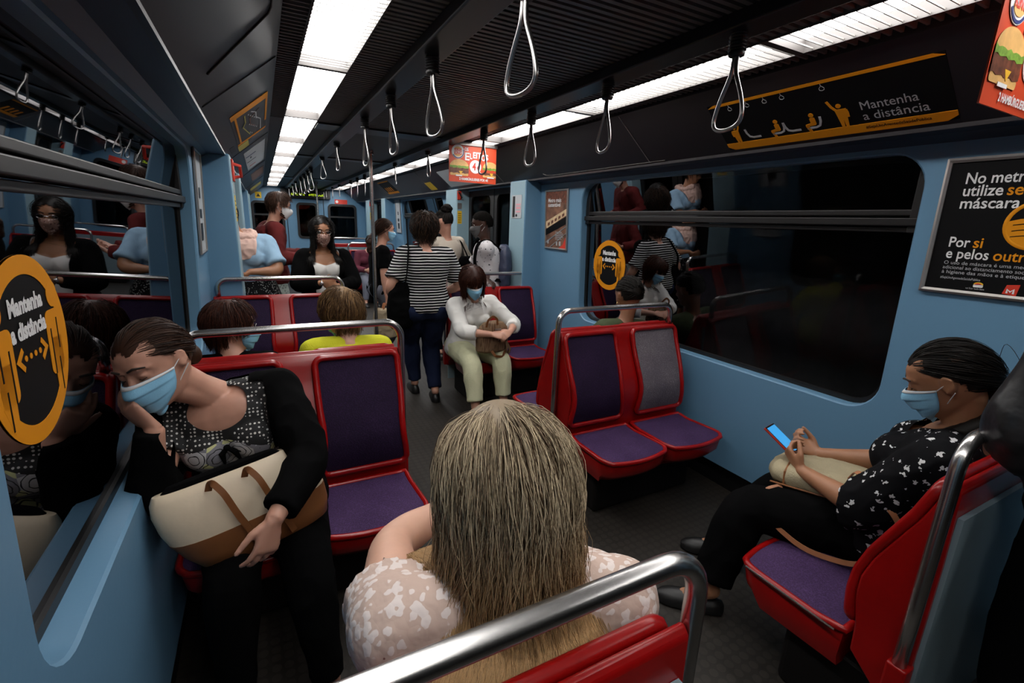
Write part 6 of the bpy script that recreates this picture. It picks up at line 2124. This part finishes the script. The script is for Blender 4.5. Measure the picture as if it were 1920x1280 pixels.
# striped woman's black shoulder bag
h = STR
o = V3(.895, 3.50, .83)
root = empty('shoulder_bag', tuple(o), 'large soft black shoulder bag at the side of the striped T-shirt', 'bag')
mb = MB(); mb.loft([[o + V3(w * math.cos(t), d * math.sin(t), z) for t in np.linspace(0, 2 * PI, 18, endpoint=False)] for z, w, d in ((-.19, .07, .05), (-.16, .095, .07), (0, .10, .075), (.10, .08, .05), (.16, .05, .02))], True, True)
soft('bag_body', mb, M['black_cloth'], root, .012, .008)
pts = [o + V3(0, .05, .12), V3(.94, 3.62, 1.16), h.sh[-1] + V3(.02, .03, .085), h.sh[-1] + V3(.02, -.05, .07), V3(.93, 3.41, 1.10), o + V3(.02, -.06, .12)]
build('strap', strap_mesh(pts, .025, (-1, 0, .4)), M['black_cloth'], root)

# pale bag carried by the woman in profile
o = V3(1.09, 4.74, .44)
root = empty('carrier_bag', tuple(o), 'pale straw coloured bag hanging from the hand of the woman in profile', 'bag')
mb = MB(); mb.loft([[o + V3(w * np.sign(math.cos(t)) * abs(math.cos(t)) ** .6, .05 * math.sin(t), z) for t in np.linspace(0, 2 * PI, 18, endpoint=False)] for z, w in ((-.17, .13), (-.15, .15), (.0, .155), (.10, .15), (.13, .14))], True, True)
soft('bag_body', mb, M['straw'], root, .012, .008)
for dy in (-.03, .03):
    build('handle', strap_mesh([o + V3(-.06, dy, .11), o + V3(-.045, dy, .18), PROF.wr[1] + V3(0, dy * .3, -.06), o + V3(.05, dy, .18), o + V3(.06, dy, .11)], .014, (0, 1, 0)), M['tan_strap'], root)

# black bag of the cream top
o = V3(1.86, 4.50, 1.02)
root = empty('shoulder_bag', tuple(o), 'small black shoulder bag on the back of the cream top', 'bag')
mb = MB(); mb.loft([[o + V3(w * math.cos(t), .05 * math.sin(t), z) for t in np.linspace(0, 2 * PI, 16, endpoint=False)] for z, w in ((-.10, .09), (-.07, .11), (.05, .105), (.09, .08))], True, True)
soft('bag_body', mb, M['black_cloth'], root, .012, .004)
build('strap', strap_mesh([o + V3(0, 0, .08), CRE.sh[1] + V3(-.01, -.06, .04), CRE.sh[1] + V3(-.04, .0, .075), CRE.sh[1] + V3(-.04, .07, .0), o + V3(-.05, .12, .05)], .02, (0, 0, 1)), M['black_cloth'], root)

# navy backpack
h = BAG
c = h.P + (h.Nk - h.P) * .58 - h.sf * .175
root = empty('backpack', tuple(c - V3(0, 0, .2)), 'navy nylon backpack on the back of the printed T-shirt', 'bag')
mb = MB()
mb.loft([[c + h.sr * w * np.sign(math.cos(t)) * abs(math.cos(t)) ** .7 - h.sf * d * math.sin(t) + V3(0, 0, z) for t in np.linspace(0, 2 * PI, 18, endpoint=False)] for z, w, d in ((-.21, .11, .03), (-.19, .145, .06), (-.02, .15, .07), (.11, .13, .06), (.18, .09, .03))], True, True)
soft('bag_body', mb, M['navy_nylon'], root, .010, .005)
for q in (-1, 1):
    pts = [c + h.sr * q * .08 + V3(0, 0, .13) + h.sf * .04, h.sh[q] + h.up * .075 - h.sr * q * .04 - h.sf * .02, h.sh[q] + h.up * .045 - h.sr * q * .03 + h.sf * .085, h.sh[q] - h.up * .12 - h.sr * q * .02 + h.sf * .115, h.sh[q] - h.up * .26 + h.sr * q * .03 + h.sf * .06, c + h.sr * q * .11 - V3(0, 0, .14)]
    build('strap', strap_mesh(pts, .03, h.sr * q + V3(0, 0, .5)), M['black_cloth'], root)
